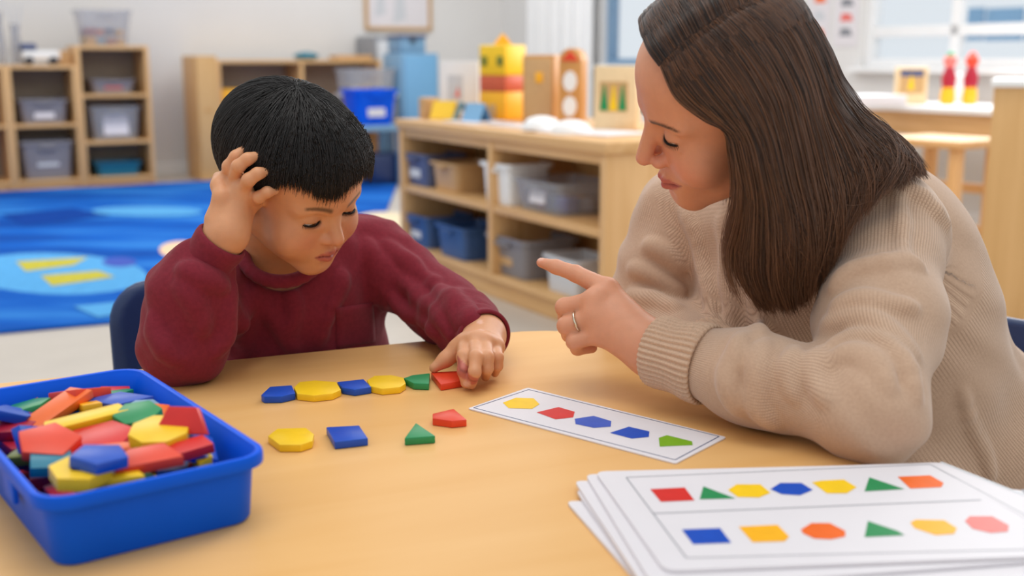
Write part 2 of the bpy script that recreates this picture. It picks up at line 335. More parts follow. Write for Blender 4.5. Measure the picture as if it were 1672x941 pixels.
box_part('body', (0, 0, 0), (wB, .35, .95), 'steel', rk, .01); box_part('door', (.02, -.014, .06), (wB - .02, 0, .93), 'sky', rk, .004); box_part('knob', (wB - .06, -.03, .5), (wB - .04, -.014, .53), 'grey', rk, .004)
rk = thing('storage_box', 'greyish blue lidded box on top of the sky-blue cabinet', 'box', q + np.array([0, 0, .951]), RT)
box_part('box', (.02, .04, 0), (wB * .72, .3, .11), 'steel', rk, .008); box_part('lid', (.01, .03, .11), (wB * .74, .31, .135), 'slate', rk, .006); box_part('latch', (wB * .3, .02, .08), (wB * .42, .032, .12), 'black', rk, .002)
# framed poster on the back wall
pl, pr = on_v(597, WV - .01), on_v(705, WV - .01); zb = z_at(650, 50, on_v(650, WV))
rp = thing('framed_poster', 'white poster with grey figures in thin frame on back wall', 'poster', (pl[0], pl[1], zb), RT); pw = np.linalg.norm(pr - pl)
b = BM(); fr = .03; ph = .75
bm_box(b, (0, -.02, 0), (pw, .008, fr), .003); bm_box(b, (0, -.02, ph - fr), (pw, .008, ph), .003); bm_box(b, (0, -.02, fr), (fr, .008, ph - fr), .003); bm_box(b, (pw - fr, -.02, fr), (pw, .008, ph - fr), .003)
obj('frame', b, 'tan', rp)
b = BM(); bm_box(b, (fr, -.006, fr), (pw - fr, .006, ph - fr))
for (x, z, sx, sz) in ((.14, .2, .05, .09), (.32, .18, .06, .12), (.24, .42, .08, .1), (.42, .4, .05, .09)):
    bm_face(b, [(x - sx, -.0065, z - sz), (x + sx, -.0065, z - sz * .7), (x + sx * .8, -.0065, z + sz), (x - sx * .6, -.0065, z + sz * .8)], 1)
obj('print', b, ['paper', 'p_lightgrey'], rp)

# ------------------------------------------------------------------ low shelf standing in the room, behind the woman's hand
A = T(985, 557, 0); B = T(655, 432, 0); L = float(np.linalg.norm(B - A)); CA = math.atan2(B[1] - A[1], B[0] - A[0]); CH = .65
dX = (B - A) / L; dN = np.array([dX[1], -dX[0], 0])                # along the front, and back from the front
def cabp(s, n, z=0): return A + dX * s + dN * n + np.array([0, 0, z])
def cab_s(px, n):
    s = np.linspace(0, L, 400); q = A[None] + s[:, None] * dX + n * dN; q[:, 2] = .4
    x = CX + FPX * q[:, 0] / ((q - C0) @ FW); return float(s[np.argmin(abs(x - px))])
root = thing('low_shelf', 'low two-by-two birch shelf full of bins behind the pointing hand', 'shelf', A, CA)
th = .035; sd = cab_s(799, 0); D0 = .38
box_part('side_panel', (0, -D0, 0), (th, 0, CH - .04), 'birch_up', root); box_part('side_panel', (L - th, -D0, 0), (L, 0, CH - .04), 'birch_up', root)
box_part('top', (-.01, -D0, CH - .04), (L + .01, .012, CH), 'birch', root, .006); box_part('plinth', (th, -D0 + .01, 0), (L - th, -.02, .07), 'birch', root)
box_part('shelf', (th, -D0 + .01, .07), (L - th, -.004, .095), 'birch', root); box_part('divider', (sd - .018, -D0 + .01, .095), (sd + .018, -.002, CH - .04), 'birch_up', root)
box_part('shelf', (th, -D0 + .012, .335), (sd - .018, -.006, .365), 'birch', root); box_part('shelf', (sd + .018, -D0 + .012, .335), (L - th, -.006, .365), 'birch', root)
box_part('back_panel', (th, -D0, .07), (L - th, -D0 + .01, CH - .04), 'maple_panel', root)
rail = box_part('rail', (th, -.03, CH - .075), (L - th, -.006, CH - .04), 'birch', root)
def in_cab(px, n, z, *a, **k):
    q = cabp(cab_s(px, n), n, z); return tote(*a[:3], q, CA + math.pi, *a[3:], **k)
Rz = CA + math.pi
in_cab(709, .12, .366, 'storage_bin', 'grey-blue bin on upper left shelf of the low shelf', 'bin', .26, .2, .14, 'slate', (.2, .2, .7, 'p_lightgrey'))
in_cab(763, .15, .366, 'storage_bin', 'tan basket of coloured blocks on upper left of the low shelf', 'basket', .24, .24, .12, 'tan', None)
q = cabp(cab_s(763, .15), .15, .372); blobs('building_block', 'coloured block peeking out of the tan basket on the low shelf', 'blocks in the tan basket', q, Rz, .15, .12, 6, ['crimson', 'tan', 'green', 'orange', 'amber', 'cream'], 0, .08)
in_cab(843, .12, .366, 'storage_bin', 'white bin with dark handle on upper right of the low shelf', 'bin', .22, .2, .155, 'white', (.14, .5, .72, 'black'))
in_cab(924, .16, .366, 'storage_bin', 'clear shallow bin of coloured pieces on upper right of the low shelf', 'bin', .34, .27, .115, 'clear', (.15, .15, .6, 'paper'))
q = cabp(cab_s(924, .16), .16, .372); blobs('building_block', 'coloured piece inside the clear shallow bin on the low shelf', 'pieces in the clear shallow bin', q, Rz, .24, .16, 6, ['crimson', 'slate', 'royal', 'lilac', 'brick', 'lightgrey'], 0, .06)
in_cab(714, .14, .096, 'storage_bin', 'blue bin with label, left of two on the bottom of low shelf', 'bin', .26, .24, .14, 'denimblue', (.2, .2, .7, 'p_lightgrey'))
in_cab(770, .13, .096, 'storage_bin', 'plain blue bin, right of two on the bottom of low shelf', 'bin', .27, .22, .135, 'denimblue', None)
in_cab(868, .15, .096, 'storage_bin', 'smoky grey bin with tan label beyond the pointing fingertip', 'bin', .31, .25, .15, 'clear_grey', (.15, .2, .6, 'tan'))
in_cab(948, .12, .096, 'storage_bin', 'pale bin on bottom shelf just behind the pointing finger', 'bin', .22, .18, .13, 'lightgrey', None)
# second unit back to back, with the toys
root2 = thing('low_shelf', 'birch shelf standing back to back behind low shelf, carrying toys', 'shelf', A + dN * (D0 + .004), CA)
box_part('side_panel', (0, -.4, 0), (th, 0, CH - .04), 'birch_up', root2); box_part('side_panel', (L - th, -.4, 0), (L, 0, CH - .04), 'birch_up', root2)
box_part('top', (-.01, -.4, CH - .04), (L + .01, 0, CH), 'birch', root2, .006); box_part('shelf', (th, -.4, .3), (L - th, -.01, .33), 'birch', root2); box_part('back_panel', (th, -.01, .07), (L - th, 0, CH - .04), 'maple_panel', root2)
def top_at(px, n): 
    q = cabp(cab_s(px, n), n, CH + .001); return q
def wpx(px0, px1, q): return abs(px1 - px0) / FPX * ((q - C0) @ FW)
# yellow toy tower
q = top_at(821, .36); hT = z_at(821, 66, q) - CH; wT = wpx(785, 858, q) * .74
r = thing('toy_house', 'tall yellow toy house with small peaked roof and red band', 'toy house', q, math.radians(-38))
box_part('lower_storey', (-wT / 2, -wT / 2, 0), (wT / 2, wT / 2, hT * .36), 'amber', r, .006); box_part('red_band', (-wT / 2 + .001, -wT / 2 + .001, hT * .36), (wT / 2 - .001, wT / 2 - .001, hT * .56), 'terracotta', r, .004)
box_part('upper_storey', (-wT / 2, -wT / 2, hT * .56), (wT / 2, wT / 2, hT * .94), 'yellow', r, .006)
b = BM(); bm_prism(b, [(-.04, 0), (.04, 0), (0, .05)], -.02, .02, .003); obj('roof_peak', b, 'amber', r, (0, 0, hT * .94), rot=(math.pi / 2, 0, .8))
for s in (-.3, .3): box_part('window', (wT * s - .016, -wT / 2 - .004, hT * .68), (wT * s + .016, -wT / 2 + .002, hT * .8), 'olive', r, .002)
box_part('door', (-.02, -wT / 2 - .004, .0), (.02, -wT / 2 + .002, hT * .2), 'tan', r, .002)
# plain wooden toy box and arch tower
q = top_at(886, .36); hT = z_at(886, 90, q) - CH; wT = wpx(859, 914, q)
r = thing('toy_house', 'plain brown wooden toy house block right of the yellow one', 'toy house', q, Rz + .7)
box_part('body', (-wT / 2, -.06, 0), (wT / 2, .06, hT), 'brick', r, .006); box_part('front', (-wT / 2 + .01, -.066, .012), (wT / 2 - .01, -.059, hT - .012), 'tan', r, .003); box_part('window', (-.01, -.07, hT * .6), (.02, -.064, hT * .75), 'amber', r, .002)
q = top_at(934, .36); hT = z_at(934, 79, q) - CH; wT = wpx(914, 953, q)
r = thing('arch_tower', 'slim wooden arch tower with two round white openings', 'toy tower', q, Rz + .7)
b = BM(); prof = [(-wT / 2, 0), (wT / 2, 0)] + [(wT / 2 * math.cos(a), hT - wT / 2 + wT / 2 * math.sin(a)) for a in np.linspace(0, math.pi, 9)]
bm_prism(b, prof, -.04, .04, .004); obj('body', b, 'brick', r, rot=(math.pi / 2, 0, 0), smooth=True)
for k, zc in enumerate((.26, .58)):
    b = BM(); bm_prism(b, [(wT * .3 * math.cos(a), hT * zc + wT * .42 * math.sin(a)) for a in np.linspace(0, 2 * math.pi, 18, endpoint=False)], .035, .044, .002); obj('opening', b, 'white', r, rot=(math.pi / 2, 0, 0))
b = BM(); bm_prism(b, [(-wT * .38, hT * .84), (wT * .38, hT * .84), (0, hT * .97)], .036, .046, .002); obj('gable', b, 'vermilion', r, rot=(math.pi / 2, 0, 0))
# framed wood picture block
q = top_at(1006, .36); hT = z_at(1006, 108, q) - CH; wT = wpx(972, 1042, q)
r = thing('picture_block', 'light wooden picture block with green and yellow scene near her face', 'toy', q, Rz + .75)
box_part('block', (-wT / 2, -.05, 0), (wT / 2, .05, hT), 'cream', r, .006)
b = BM(); bm_box(b, (-wT * .36, -.054, hT * .3), (wT * .3, -.049, hT * .76), .001, 0)
for x, sx, mi in ((-.25, .1, 1), (-.03, .09, 2), (.18, .09, 1)):
    bm_face(b, [(wT * (x - sx), -.0545, hT * .32), (wT * (x + sx), -.0545, hT * .32), (wT * (x + sx * .2), -.0545, hT * .72), (wT * (x - sx * .2), -.0545, hT * .7)], mi)
obj('picture', b, ['p_tan', 'p_green', 'p_yellow'], r)
# white picture stand, little crate and folded colour book at the left end
q = top_at(752, .3); hT = z_at(748, 100, q) - CH; wT = wpx(715, 782, q)
r = thing('picture_stand', 'white upright picture stand with faint pink figure', 'picture stand', q, Rz + .7)
b = BM(); bm_box(b, (-wT / 2, -.008, 0), (wT / 2, .008, hT), .002); bm_face(b, [(-wT * .3, -.0085, hT * .3), (wT * .1, -.0085, hT * .3), (wT * .1, -.0085, hT * .75), (-wT * .3, -.0085, hT * .75)], 1); bm_face(b, [(-wT * .12, -.009, hT * .36), (wT * .02, -.009, hT * .36), (-wT * .02, -.009, hT * .56)], 2)
obj('board', b, ['white', 'p_lightgrey', 'p_pink'], r); box_part('foot', (-wT / 2, -.05, 0), (-wT / 2 + .02, .05, .03), 'white', r); box_part('foot', (wT / 2 - .02, -.05, 0), (wT / 2, .05, .03), 'white', r)
q = top_at(702, .14); tag(obj('wooden_crate', (lambda b: (bm_box(b, (-.035, -.035, 0), (.035, .035, .09), .006), b)[1])(BM()), 'tan', None, q, Rz), 'small brown wooden cube at far left corner of the low shelf', 'block')
for k, (px, lab, mt, an) in enumerate(((728, 'folded yellow card leaning on a teal card on low shelf', 'yellow', .5), (755, 'folded teal card right of the folded yellow one', 'teal', -.3), (778, 'folded pale blue card beside the yellow toy house', 'sky', .2))):
    q = top_at(px, .16); r = thing('folded_card', lab, 'card', q, Rz + an)
    for s in (-1, 1):
        b = BM(); bm_box(b, (-.06, -.001, 0), (.06, .001, .085), 0); obj('leaf', b, mt, r, (0, .034 * s, .001), rot=(math.radians(24) * s, 0, 0))
# sheets and little heaps of white paper along the front of the top
for k, (px, n, lab, sx, sy) in enumerate(((782, .16, 'white paper sheet on low shelf before the yellow toy house', .13, .10), (862, .2, 'white paper sheet on low shelf before the brown toy house', .12, .11), (968, .2, 'white paper sheet on low shelf before the picture block', .18, .12))):
    b = BM(); bm_box(b, (-sx, -sy, 0), (sx, sy, .006), .001); tag(obj('paper_sheet', b, 'paper', None, top_at(px, n), Rz + .1 * k), lab, 'paper')
for px, n, lab in ((884, .1, 'white bowl upside down before the brown toy house'), (932, .12, 'smaller white bowl upside down before the arch tower')):
    b = BM(); bm_lathe(b, [(.075, 0), (.072, .015), (.05, .04), (.02, .048)], 20); tag(obj('paper_bowl', b, 'white', None, top_at(px, n) + np.array([0, 0, .006 if px < 900 else .0]), 0, smooth=True), lab, 'bowl')

# ------------------------------------------------------------------ table, chair, toys by the window on the right
def gp(px, y, z=0): return np.array([ray(px, 95)[0] / ray(px, 95)[1] * y, y, z])
q = gp(1520, 5.55); zt = z_at(1520, 172, q)
r = thing('play_table', 'birch play table with white top under the right window', 'table', q, RT - math.pi / 2)
box_part('top', (-.75, -.1, zt - .03), (.75, .42, zt), 'white', r, .006); box_part('apron', (-.7, -.06, zt - .14), (.7, .38, zt - .03), 'birch', r)
for x in (-.7, .63):
    for y in (-.06, .31): box_part('leg', (x, y, 0), (x + .07, y + .07, zt - .14), 'birch_up', r)
q = gp(1552, 4.75); zs = z_at(1552, 224, q)
r = thing('wooden_stool', 'birch stool with square legs and rails beyond her shoulder', 'stool', q, RT - math.pi / 2 + .1)
box_part('seat', (-.19, -.17, zs - .035), (.19, .17, zs), 'birch', r, .01)
for x in (-.17, .125):
    for y in (-.15, .105): box_part('leg', (x, y, 0), (x + .045, y + .045, zs - .035), 'birch_up', r)
for y in (-.14, .115):
    box_part('rail', (-.125, y, zs * .6), (.125, y + .025, zs * .6 + .04), 'birch', r); box_part('rail', (-.125, y, zs * .3), (.125, y + .025, zs * .3 + .04), 'birch', r)
q = gp(1638, 3.75); hz = z_at(1638, 130, q)
r = thing('tall_cabinet', 'plain maple cabinet side at right picture edge', 'cabinet', q, -.42)
box_part('side_panel', (-.02, 0, 0), (.5, .03, hz - .025), 'maple_panel', r, .003); box_part('carcass', (-.02, .03, .03), (.5, .4, hz - .025), 'birch_up', r, .003); box_part('top', (-.03, -.01, hz - .025), (.51, .41, hz), 'white', r, .004)
q = gp(1490, 5.7, zt + .001); w0 = wpx(1466, 1516, q); h0 = z_at(1490, 110, q) - zt
r = thing('picture_box', 'small cardboard box with colourful print on the play table', 'box', q, -.3)
box_part('box', (-w0 / 2, -.06, 0), (w0 / 2, .06, h0), 'cream', r, .004)
b = BM(); bm_box(b, (-w0 * .36, -.064, h0 * .3), (w0 * .4, -.059, h0 * .94), .001); bm_face(b, [(-w0 * .1, -.0645, h0 * .4), (w0 * .1, -.0645, h0 * .4), (0, -.0645, h0 * .9)], 1); bm_face(b, [(-w0 * .34, -.0645, h0 * .75), (w0 * .36, -.0645, h0 * .75), (w0 * .36, -.0645, h0 * .92), (-w0 * .34, -.0645, h0 * .92)], 2)
obj('print', b, ['p_tan', 'p_yellow', 'p_slate'], r)
for px, top, lab in ((1552, 84, 'red peg doll with green cap left of two on play table'), (1588, 84, 'red peg doll with orange base right of two on play table')):
    q = gp(px, 5.62, zt + .001); h = z_at(px, top, q) - zt; r = thing('peg_doll', lab, 'toy', q)
    b = BM(); bm_lathe(b, [(.03, 0), (.036, h * .12), (.03, h * .32)], 16); obj('base', b, 'amber', r, smooth=True)
    b = BM(); bm_lathe(b, [(.03, h * .32), (.036, h * .5), (.02, h * .7)], 16); obj('body', b, 'crimson', r, smooth=True)
    b = BM(); bm_lathe(b, [(.018, h * .7), (.03, h * .78), (.03, h * .88), (.012, h * .95)], 16); obj('head', b, 'pink' if px < 1570 else 'vermilion', r, smooth=True)
    b = BM(); bm_lathe(b, [(.024, h * .9), (.016, h * .97), (.004, h)], 12); obj('cap', b, 'green' if px < 1570 else 'vermilion', r, smooth=True)
q = gp(1568, 5.95, zt + .001); b = BM(); bm_lathe(b, [(.04, 0), (.055, .06), (.05, .13), (.03, .15)], 16); tag(obj('white_jar', b, 'white', None, q, smooth=True), 'white jar standing behind the two red peg dolls', 'jar')
q = gp(1420, 5.5, zt + .001); b = BM(); bm_box(b, (-.16, -.1, 0), (.16, .1, .05), .004); tag(obj('paper_stack', b, 'paper', None, q, RT), 'stack of white paper on the play table beside dark hair', 'paper')
# posters between the windows
for px0, px1, py0, py1, lab, cols in ((1318, 1352, -20, 82, 'white wall poster with orange marks, left of two by window', ['paper', 'p_orange', 'p_lightgrey']), (1360, 1398, -10, 76, 'white wall poster with grey pictures, nearest to the right window', ['paper', 'p_grey', 'p_pink'])):
    v0, v1 = uv_on_right(px1, 0), uv_on_right(px0, 0); qa = RM(WU, (v0 + v1) / 2); z0, z1 = z_at((px0 + px1) / 2, py1, qa), z_at((px0 + px1) / 2, py0, qa)
    b = BM(); bm_box(b, (-.004, v0, z0), (.0, v1, z1)); dv = v1 - v0
    for k in range(3):
        bm_face(b, [(-.0045, v0 + dv * .2, z0 + (z1 - z0) * (.2 + .28 * k)), (-.0045, v0 + dv * .75, z0 + (z1 - z0) * (.2 + .28 * k)), (-.0045, v0 + dv * .7, z0 + (z1 - z0) * (.36 + .28 * k)), (-.0045, v0 + dv * .3, z0 + (z1 - z0) * (.34 + .28 * k))], 1 + k % 2)
    tag(obj('wall_poster', b, cols, None, RM(WU - .001, 0), RT), lab, 'poster')
# white curtain left of the first window
v0, v1 = W1[1] + .02, uv_on_right(880, 0); r = thing('curtain', 'white gathered curtain hanging left of the first window', 'curtain', RM(WU - .09, v0), RT + math.pi / 2)
b = BM(); n = 60; pa = [(x, .03 * math.sin(x * 34) + .01 * math.sin(x * 71)) for x in np.linspace(0, v1 - v0, n)]; 
loft(b, [[(x, y, z) for x, y in pa] + [(x, y + .004, z) for x, y in pa[::-1]] for z in (.02, 2.2)]); obj('cloth', b, 'white', r, smooth=True)
b = BM(); bm_tube(b, [(-.1, 0, 2.22), (v1 - v0 + .1, 0, 2.22)], .015); obj('rod', b, 'metal', r)
for x in (-.05, v1 - v0 + .05): box_part('bracket', (x - .01, -.088, 2.21), (x + .01, .0, 2.23), 'metal', r, 0)

# ------------------------------------------------------------------ rug
m, nn, ll, bs = newmat('rug_pile'); tc = nn.new('ShaderNodeTexCoord'); mp = nn.new('ShaderNodeMapping'); mp.inputs['Scale'].default_value = (.7, 2.6, 1); mp.inputs['Rotation'].default_value = (0, 0, -.1)
nz = nn.new('ShaderNodeTexNoise'); nz.inputs['Scale'].default_value = 1.2; nz.inputs['Detail'].default_value = 3; cr = nn.new('ShaderNodeValToRGB')
cr.color_ramp.elements[0].position = .36; cr.color_ramp.elements[0].color = (*S(10, 72, 158), 1); cr.color_ramp.elements[1].position = .66; cr.color_ramp.elements[1].color = (*S(52, 128, 206), 1)
e = cr.color_ramp.elements.new(.5); e.color = (*S(16, 92, 186), 1)
ll.new(tc.outputs['Object'], mp.inputs[0]); ll.new(mp.outputs[0], nz.inputs['Vector']); ll.new(nz.outputs['Fac'], cr.inputs[0]); ll.new(cr.outputs[0], bs.inputs['Base Color']); bs.inputs['Roughness'].default_value = .95; bs.inputs['Specular IOR Level'].default_value = .1
n2 = nn.new('ShaderNodeTexNoise'); n2.inputs['Scale'].default_value = 400; bump(nn, ll, bs, n2.outputs['Fac'], .6, .003); M['rug'] = m
def rugm(nm, c): M[nm] = plain(nm, S(*c), .95, .1, .08, 40, .002)
rugm('rug_yellow', (190, 180, 66)); rugm('rug_light', (88, 162, 216)); rugm('rug_cream', (240, 200, 164)); rugm('rug_purple', (70, 90, 178)); rugm('rug_dark', (8, 62, 148)); rugm('rug_sand', (232, 214, 182))
b = BM(); f0, f1 = T(-330, 577, 0), T(575, 494, 0); k0, k1 = on_v(-330, 8.53), on_v(648, 8.53)
bm_prism(b, [f0, f1, on_v(648, 7.95), on_v(528, 7.95), on_v(522, 8.53), k0], .001, .012, .003)
zr = [.0122]
def rp(pts, mi): zr[0] += .0004; bm_face(b, [tuple(T(x, y, zr[0])[:2]) + (zr[0],) for x, y in pts], mi)
def ell(cx, cy, rx, ry, mi, sk=0): rp([(cx + rx * math.cos(a) + sk * math.sin(a), cy + ry * math.sin(a)) for a in np.linspace(0, 2 * math.pi, 24, endpoint=False)], mi)
ell(90, 447, 150, 34, 2, 20); ell(195, 428, 28, 8, 4)
rp([(26, 427), (144, 420), (120, 433), (42, 443)], 1); rp([(66, 450), (160, 442), (188, 452), (85, 467)], 1)
ell(296, 408, 36, 14, 3); ell(626, 366, 60, 20, 6); rp([(0, 350), (120, 340), (180, 352), (40, 368)], 5)
ell(240, 345, 90, 8, 2, 10); rp([(120, 500), (240, 488), (270, 500), (160, 518)], 2)
tag(obj('rug', b, ['rug', 'rug_yellow', 'rug_light', 'rug_cream', 'rug_purple', 'rug_dark', 'rug_sand']), 'large blue play rug with yellow, pale blue and cream shapes', 'rug')

# ------------------------------------------------------------------ the table in front
TU = T(880, 540) - T(330, 595); TU[2] = 0; TU /= np.linalg.norm(TU); TV = np.array([TU[1], -TU[0], 0])     # along the far edge, and towards the camera
TC = T(915, 535) + TU * .03                                                                                # far right corner before rounding
TANG = math.atan2(TU[1], TU[0])
rt = thing('activity_table', 'low birch classroom table with rounded corners in front', 'table', (TC[0], TC[1], 0), TANG)
b = BM(); poly = rrect(-1.5, -1.25, 0, 0, .09, 8)
bm_prism(b, poly, TZ - .026, TZ, .003); obj('tabletop', b, ['table'], rt, smooth=True)
b = BM(); outer = [Vector((x, y, 0)) for x, y in poly]; bm_prism(b, rrect(-1.5015, -1.2515, .0015, .0015, .091, 8), TZ - .022, TZ - .006, .002); obj('edge_band', b, 'table_edge', rt, smooth=True)
b = BM(); bm_box(b, (-1.42, -1.17, TZ - .08), (-.08, -.08, TZ - .027), .01); obj('apron', b, 'table_edge', rt)
for x in (-1.38, -.12):
    for y in (-1.13, -.12):
        b = BM(); bm_tube(b, [(x, y, 0), (x, y, TZ - .027)], [.018, .022], 16); obj('leg', b, 'metal', rt, smooth=True)

# ------------------------------------------------------------------ implicit surfaces: bodies and clothes are one smooth skin each
def nrm(v): v = np.asarray(v, float); return v / (np.linalg.norm(v) + 1e-12)
def frame_z(z, x=None):
    z = nrm(z); x = np.array([1., 0, 0]) if x is None else np.asarray(x, float)
    x = nrm(x - z * (x @ z)); return np.stack([x, np.cross(z, x), z], 1)         # columns = axes
FAR = .05
class Sdf:
    def __init__(s): s.pr = []
    def _add(s, fn, c, rad, k, op): s.pr.append((fn, np.asarray(c, np.float32), float(rad), k, op)); return s
    def cone(s, a, b, ra, rb, k=.01, op='u', flat=None):                          # tapered limb; flat = (axis, factor) squeezes the section
        a = np.asarray(a, float); b = np.asarray(b, float); ba = b - a; L2 = max(float(ba @ ba), 1e-12)
        def fn(p):
            q = p - a; t = np.clip(q @ ba / L2, 0, 1); v = q - t[:, None] * ba
            if flat is not None:
                n = nrm(flat[0]); h = v @ n; d = np.sqrt(np.maximum((v * v).sum(1) - h * h + (h / flat[1]) ** 2, 0))
                return (d - (ra + (rb - ra) * t)) * min(1, flat[1] ** .5)
            return np.sqrt((v * v).sum(1)) - (ra + (rb - ra) * t)
        return s._add(fn, (a + b) / 2, math.sqrt(L2) / 2 + max(ra, rb) * (max(1, flat[1]) if flat else 1), k, op)
    def ell(s, c, r, Rm=None, k=.01, op='u'):
        c = np.asarray(c, float); r = np.asarray(r, float); Rm = np.eye(3) if Rm is None else np.asarray(Rm)
        def fn(p):
            q = (p - c) @ Rm; k0 = np.sqrt(((q / r) ** 2).sum(1)); k1 = np.sqrt(((q / (r * r)) ** 2).sum(1))
            return np.where(k0 < 1e-6, -r.min(), k0 * (k0 - 1) / np.maximum(k1, 1e-9))
        return s._add(fn, c, r.max(), k, op)
    def chain(s, pts, rad, k=.01, **kw):
        for i in range(len(pts) - 1): s.cone(pts[i], pts[i + 1], rad[i], rad[i + 1], k, **kw)
        return s
    def func(s, fn, c, rad, k=.0, op='u'): return s._add(fn, c, rad, k, op)
    def __call__(s, p):
        p = np.asarray(p, float); d = np.full(len(p), FAR)
        for fn, c, rad, k, op in s.pr:
            m = ((p - c) ** 2).sum(1) < (rad + FAR + k) ** 2
            if not m.any(): continue
            e = fn(p[m]); a = d[m]
            if op == 'u':
                if k > 0: h = np.maximum(k - abs(a - e), 0) / k; d[m] = np.minimum(a, e) - h * h * k / 4
                else: d[m] = np.minimum(a, e)
            elif op == 's':
                e = -e
                if k > 0: h = np.maximum(k - abs(a - e), 0) / k; d[m] = np.maximum(a, e) + h * h * k / 4
                else: d[m] = np.maximum(a, e)
            else: d[m] = a + e                                                    # 'd': displacement
        return np.clip(d, -FAR, FAR)
def grad(f, p, e=6e-4):
    g = np.stack([f(p + np.eye(3)[i] * e) - f(p - np.eye(3)[i] * e) for i in range(3)], 1)
    return g / (np.linalg.norm(g, axis=1, keepdims=True) + 1e-12)
def hit(f, px, py, d0=.6, d1=2.4, off=0.0):                                       # where the ray of a pixel first meets the surface
    r = ray(px, py); d = d0
    for _ in range(400):
        v = float(f((C0 + r * d)[None])[0]) - off
        if v < 2e-4: return C0 + r * d
        d += max(v * .6, 3e-4)
        if d > d1: return None
    return C0 + r * d
def polygonise(f, lo, hi, h, newton=2):
    lo = np.asarray(lo, float); n = np.ceil((np.asarray(hi) - lo) / h / 8).astype(int); Bk = 8; N = n * Bk + 1
    F = np.empty(N, np.float32); ii = np.stack(np.meshgrid(*[np.arange(k) for k in n], indexing='ij'), -1).reshape(-1, 3)
    cen = lo + (ii * Bk + Bk / 2) * h; dc = f(cen)
    big = np.repeat(np.repeat(np.repeat(dc.reshape(n), Bk, 0), Bk, 1), Bk, 2); F[:-1, :-1, :-1] = big
    F[-1] = FAR; F[:, -1] = FAR; F[:, :, -1] = FAR
    act = ii[abs(dc) < min(h * Bk * 1.25 + .004, FAR * .99)]; g = np.stack(np.meshgrid(*[np.arange(Bk + 1)] * 3, indexing='ij'), -1).reshape(-1, 3)
    for s0 in range(0, len(act), 600):
        a = act[s0:s0 + 600]; idx = (a[:, None, :] * Bk + g[None]).reshape(-1, 3)
        F[idx[:, 0], idx[:, 1], idx[:, 2]] = f(lo + idx * h)
    sg = F < 0
    c = np.zeros(N - 1, np.uint8)
    for dx in (0, 1):
        for dy in (0, 1):
            for dz in (0, 1): c += sg[dx:N[0] - 1 + dx, dy:N[1] - 1 + dy, dz:N[2] - 1 + dz]
    cell = np.argwhere((c > 0) & (c < 8)); vid = np.full(N - 1, -1, np.int32); vid[cell[:, 0], cell[:, 1], cell[:, 2]] = np.arange(len(cell))
    acc = np.zeros((len(cell), 3)); cnt = np.zeros(len(cell))
    cr = [(x, y, z) for x in (0, 1) for y in (0, 1) for z in (0, 1)]
    for i in range(8):
        for ax in range(3):
            if cr[i][ax] == 0:
                j = list(cr[i]); j[ax] = 1
                A_ = cell + np.array(cr[i]); B_ = cell + np.array(j); fa = F[A_[:, 0], A_[:, 1], A_[:, 2]]; fb = F[B_[:, 0], B_[:, 1], B_[:, 2]]
                m = (fa < 0) != (fb < 0); t = np.where(m, fa / np.where(m, fa - fb, 1), 0)
                acc[m] += (A_[m] + t[m, None] * (B_[m] - A_[m])); cnt[m] += 1
    v = lo + acc / cnt[:, None] * h; quads = []
    for ax in range(3):
        u_, w_ = [(1, 2), (2, 0), (0, 1)][ax]; sl0 = [slice(None)] * 3; sl1 = [slice(None)] * 3; sl0[ax] = slice(0, -1); sl1[ax] = slice(1, None)
        e = np.argwhere(sg[tuple(sl0)] != sg[tuple(sl1)]); e = e[(e[:, u_] > 0) & (e[:, w_] > 0) & (e[:, u_] < N[u_] - 1) & (e[:, w_] < N[w_] - 1)]
        du = np.zeros(3, int); du[u_] = 1; dw = np.zeros(3, int); dw[w_] = 1; G = lambda q: vid[q[:, 0], q[:, 1], q[:, 2]]
        q = np.stack([G(e - du - dw), G(e - dw), G(e), G(e - du)], 1); flip = ~sg[e[:, 0], e[:, 1], e[:, 2]]; q[flip] = q[flip][:, ::-1]; quads.append(q)
    quads = np.concatenate(quads); quads = quads[(quads >= 0).all(1)]
    for _ in range(newton): 
        d = f(v); v = v - np.clip(d, -h, h)[:, None] * grad(f, v) * .9
    return v, quads
def keep_big(v, q, minv=200):                                                     # drop stray crumbs
    lab = np.arange(len(v))
    for _ in range(200):
        m = lab[q].min(1); new = lab.copy()
        for k in range(4): np.minimum.at(new, q[:, k], m)
        new = new[new]
        if (new == lab).all(): break
        lab = new
    cnt = np.bincount(lab, minlength=len(v)); ok = cnt[lab] >= minv; mp = np.cumsum(ok) - 1
    return v[ok], mp[q[ok[q].all(1)]], lab[ok]
def mesh_from(name, v, q, attrs=None):
    me = bpy.data.meshes.new(name); me.vertices.add(len(v)); me.vertices.foreach_set('co', np.asarray(v, np.float32).ravel())
    k = q.shape[1]; me.loops.add(q.size); me.loops.foreach_set('vertex_index', q.astype(np.int32).ravel()); me.polygons.add(len(q))
    me.polygons.foreach_set('loop_start', np.arange(0, q.size, k, dtype=np.int32)); me.update(calc_edges=True); me.validate()
    me.polygons.foreach_set('use_smooth', [True] * len(me.polygons))
    for nm, arr in (attrs or {}).items():
        if arr.shape[1] == 4: a = me.attributes.new(nm, 'FLOAT_COLOR', 'POINT'); a.data.foreach_set('color', arr.astype(np.float32).ravel())
        else: a = me.attributes.new(nm, 'FLOAT_VECTOR', 'POINT'); a.data.foreach_set('vector', arr.astype(np.float32).ravel())
    return me
def surf(name, f, lo, hi, h, mats, parent=None, attrs=None, minv=200, newton=2):
    v, q = polygonise(f, lo, hi, h, newton); v, q, _ = keep_big(v, q, minv)
    at = {k: fn(v) for k, fn in (attrs or {}).items()}
    return obj(name, mesh_from(name, v, q, at), mats, parent, smooth=False)
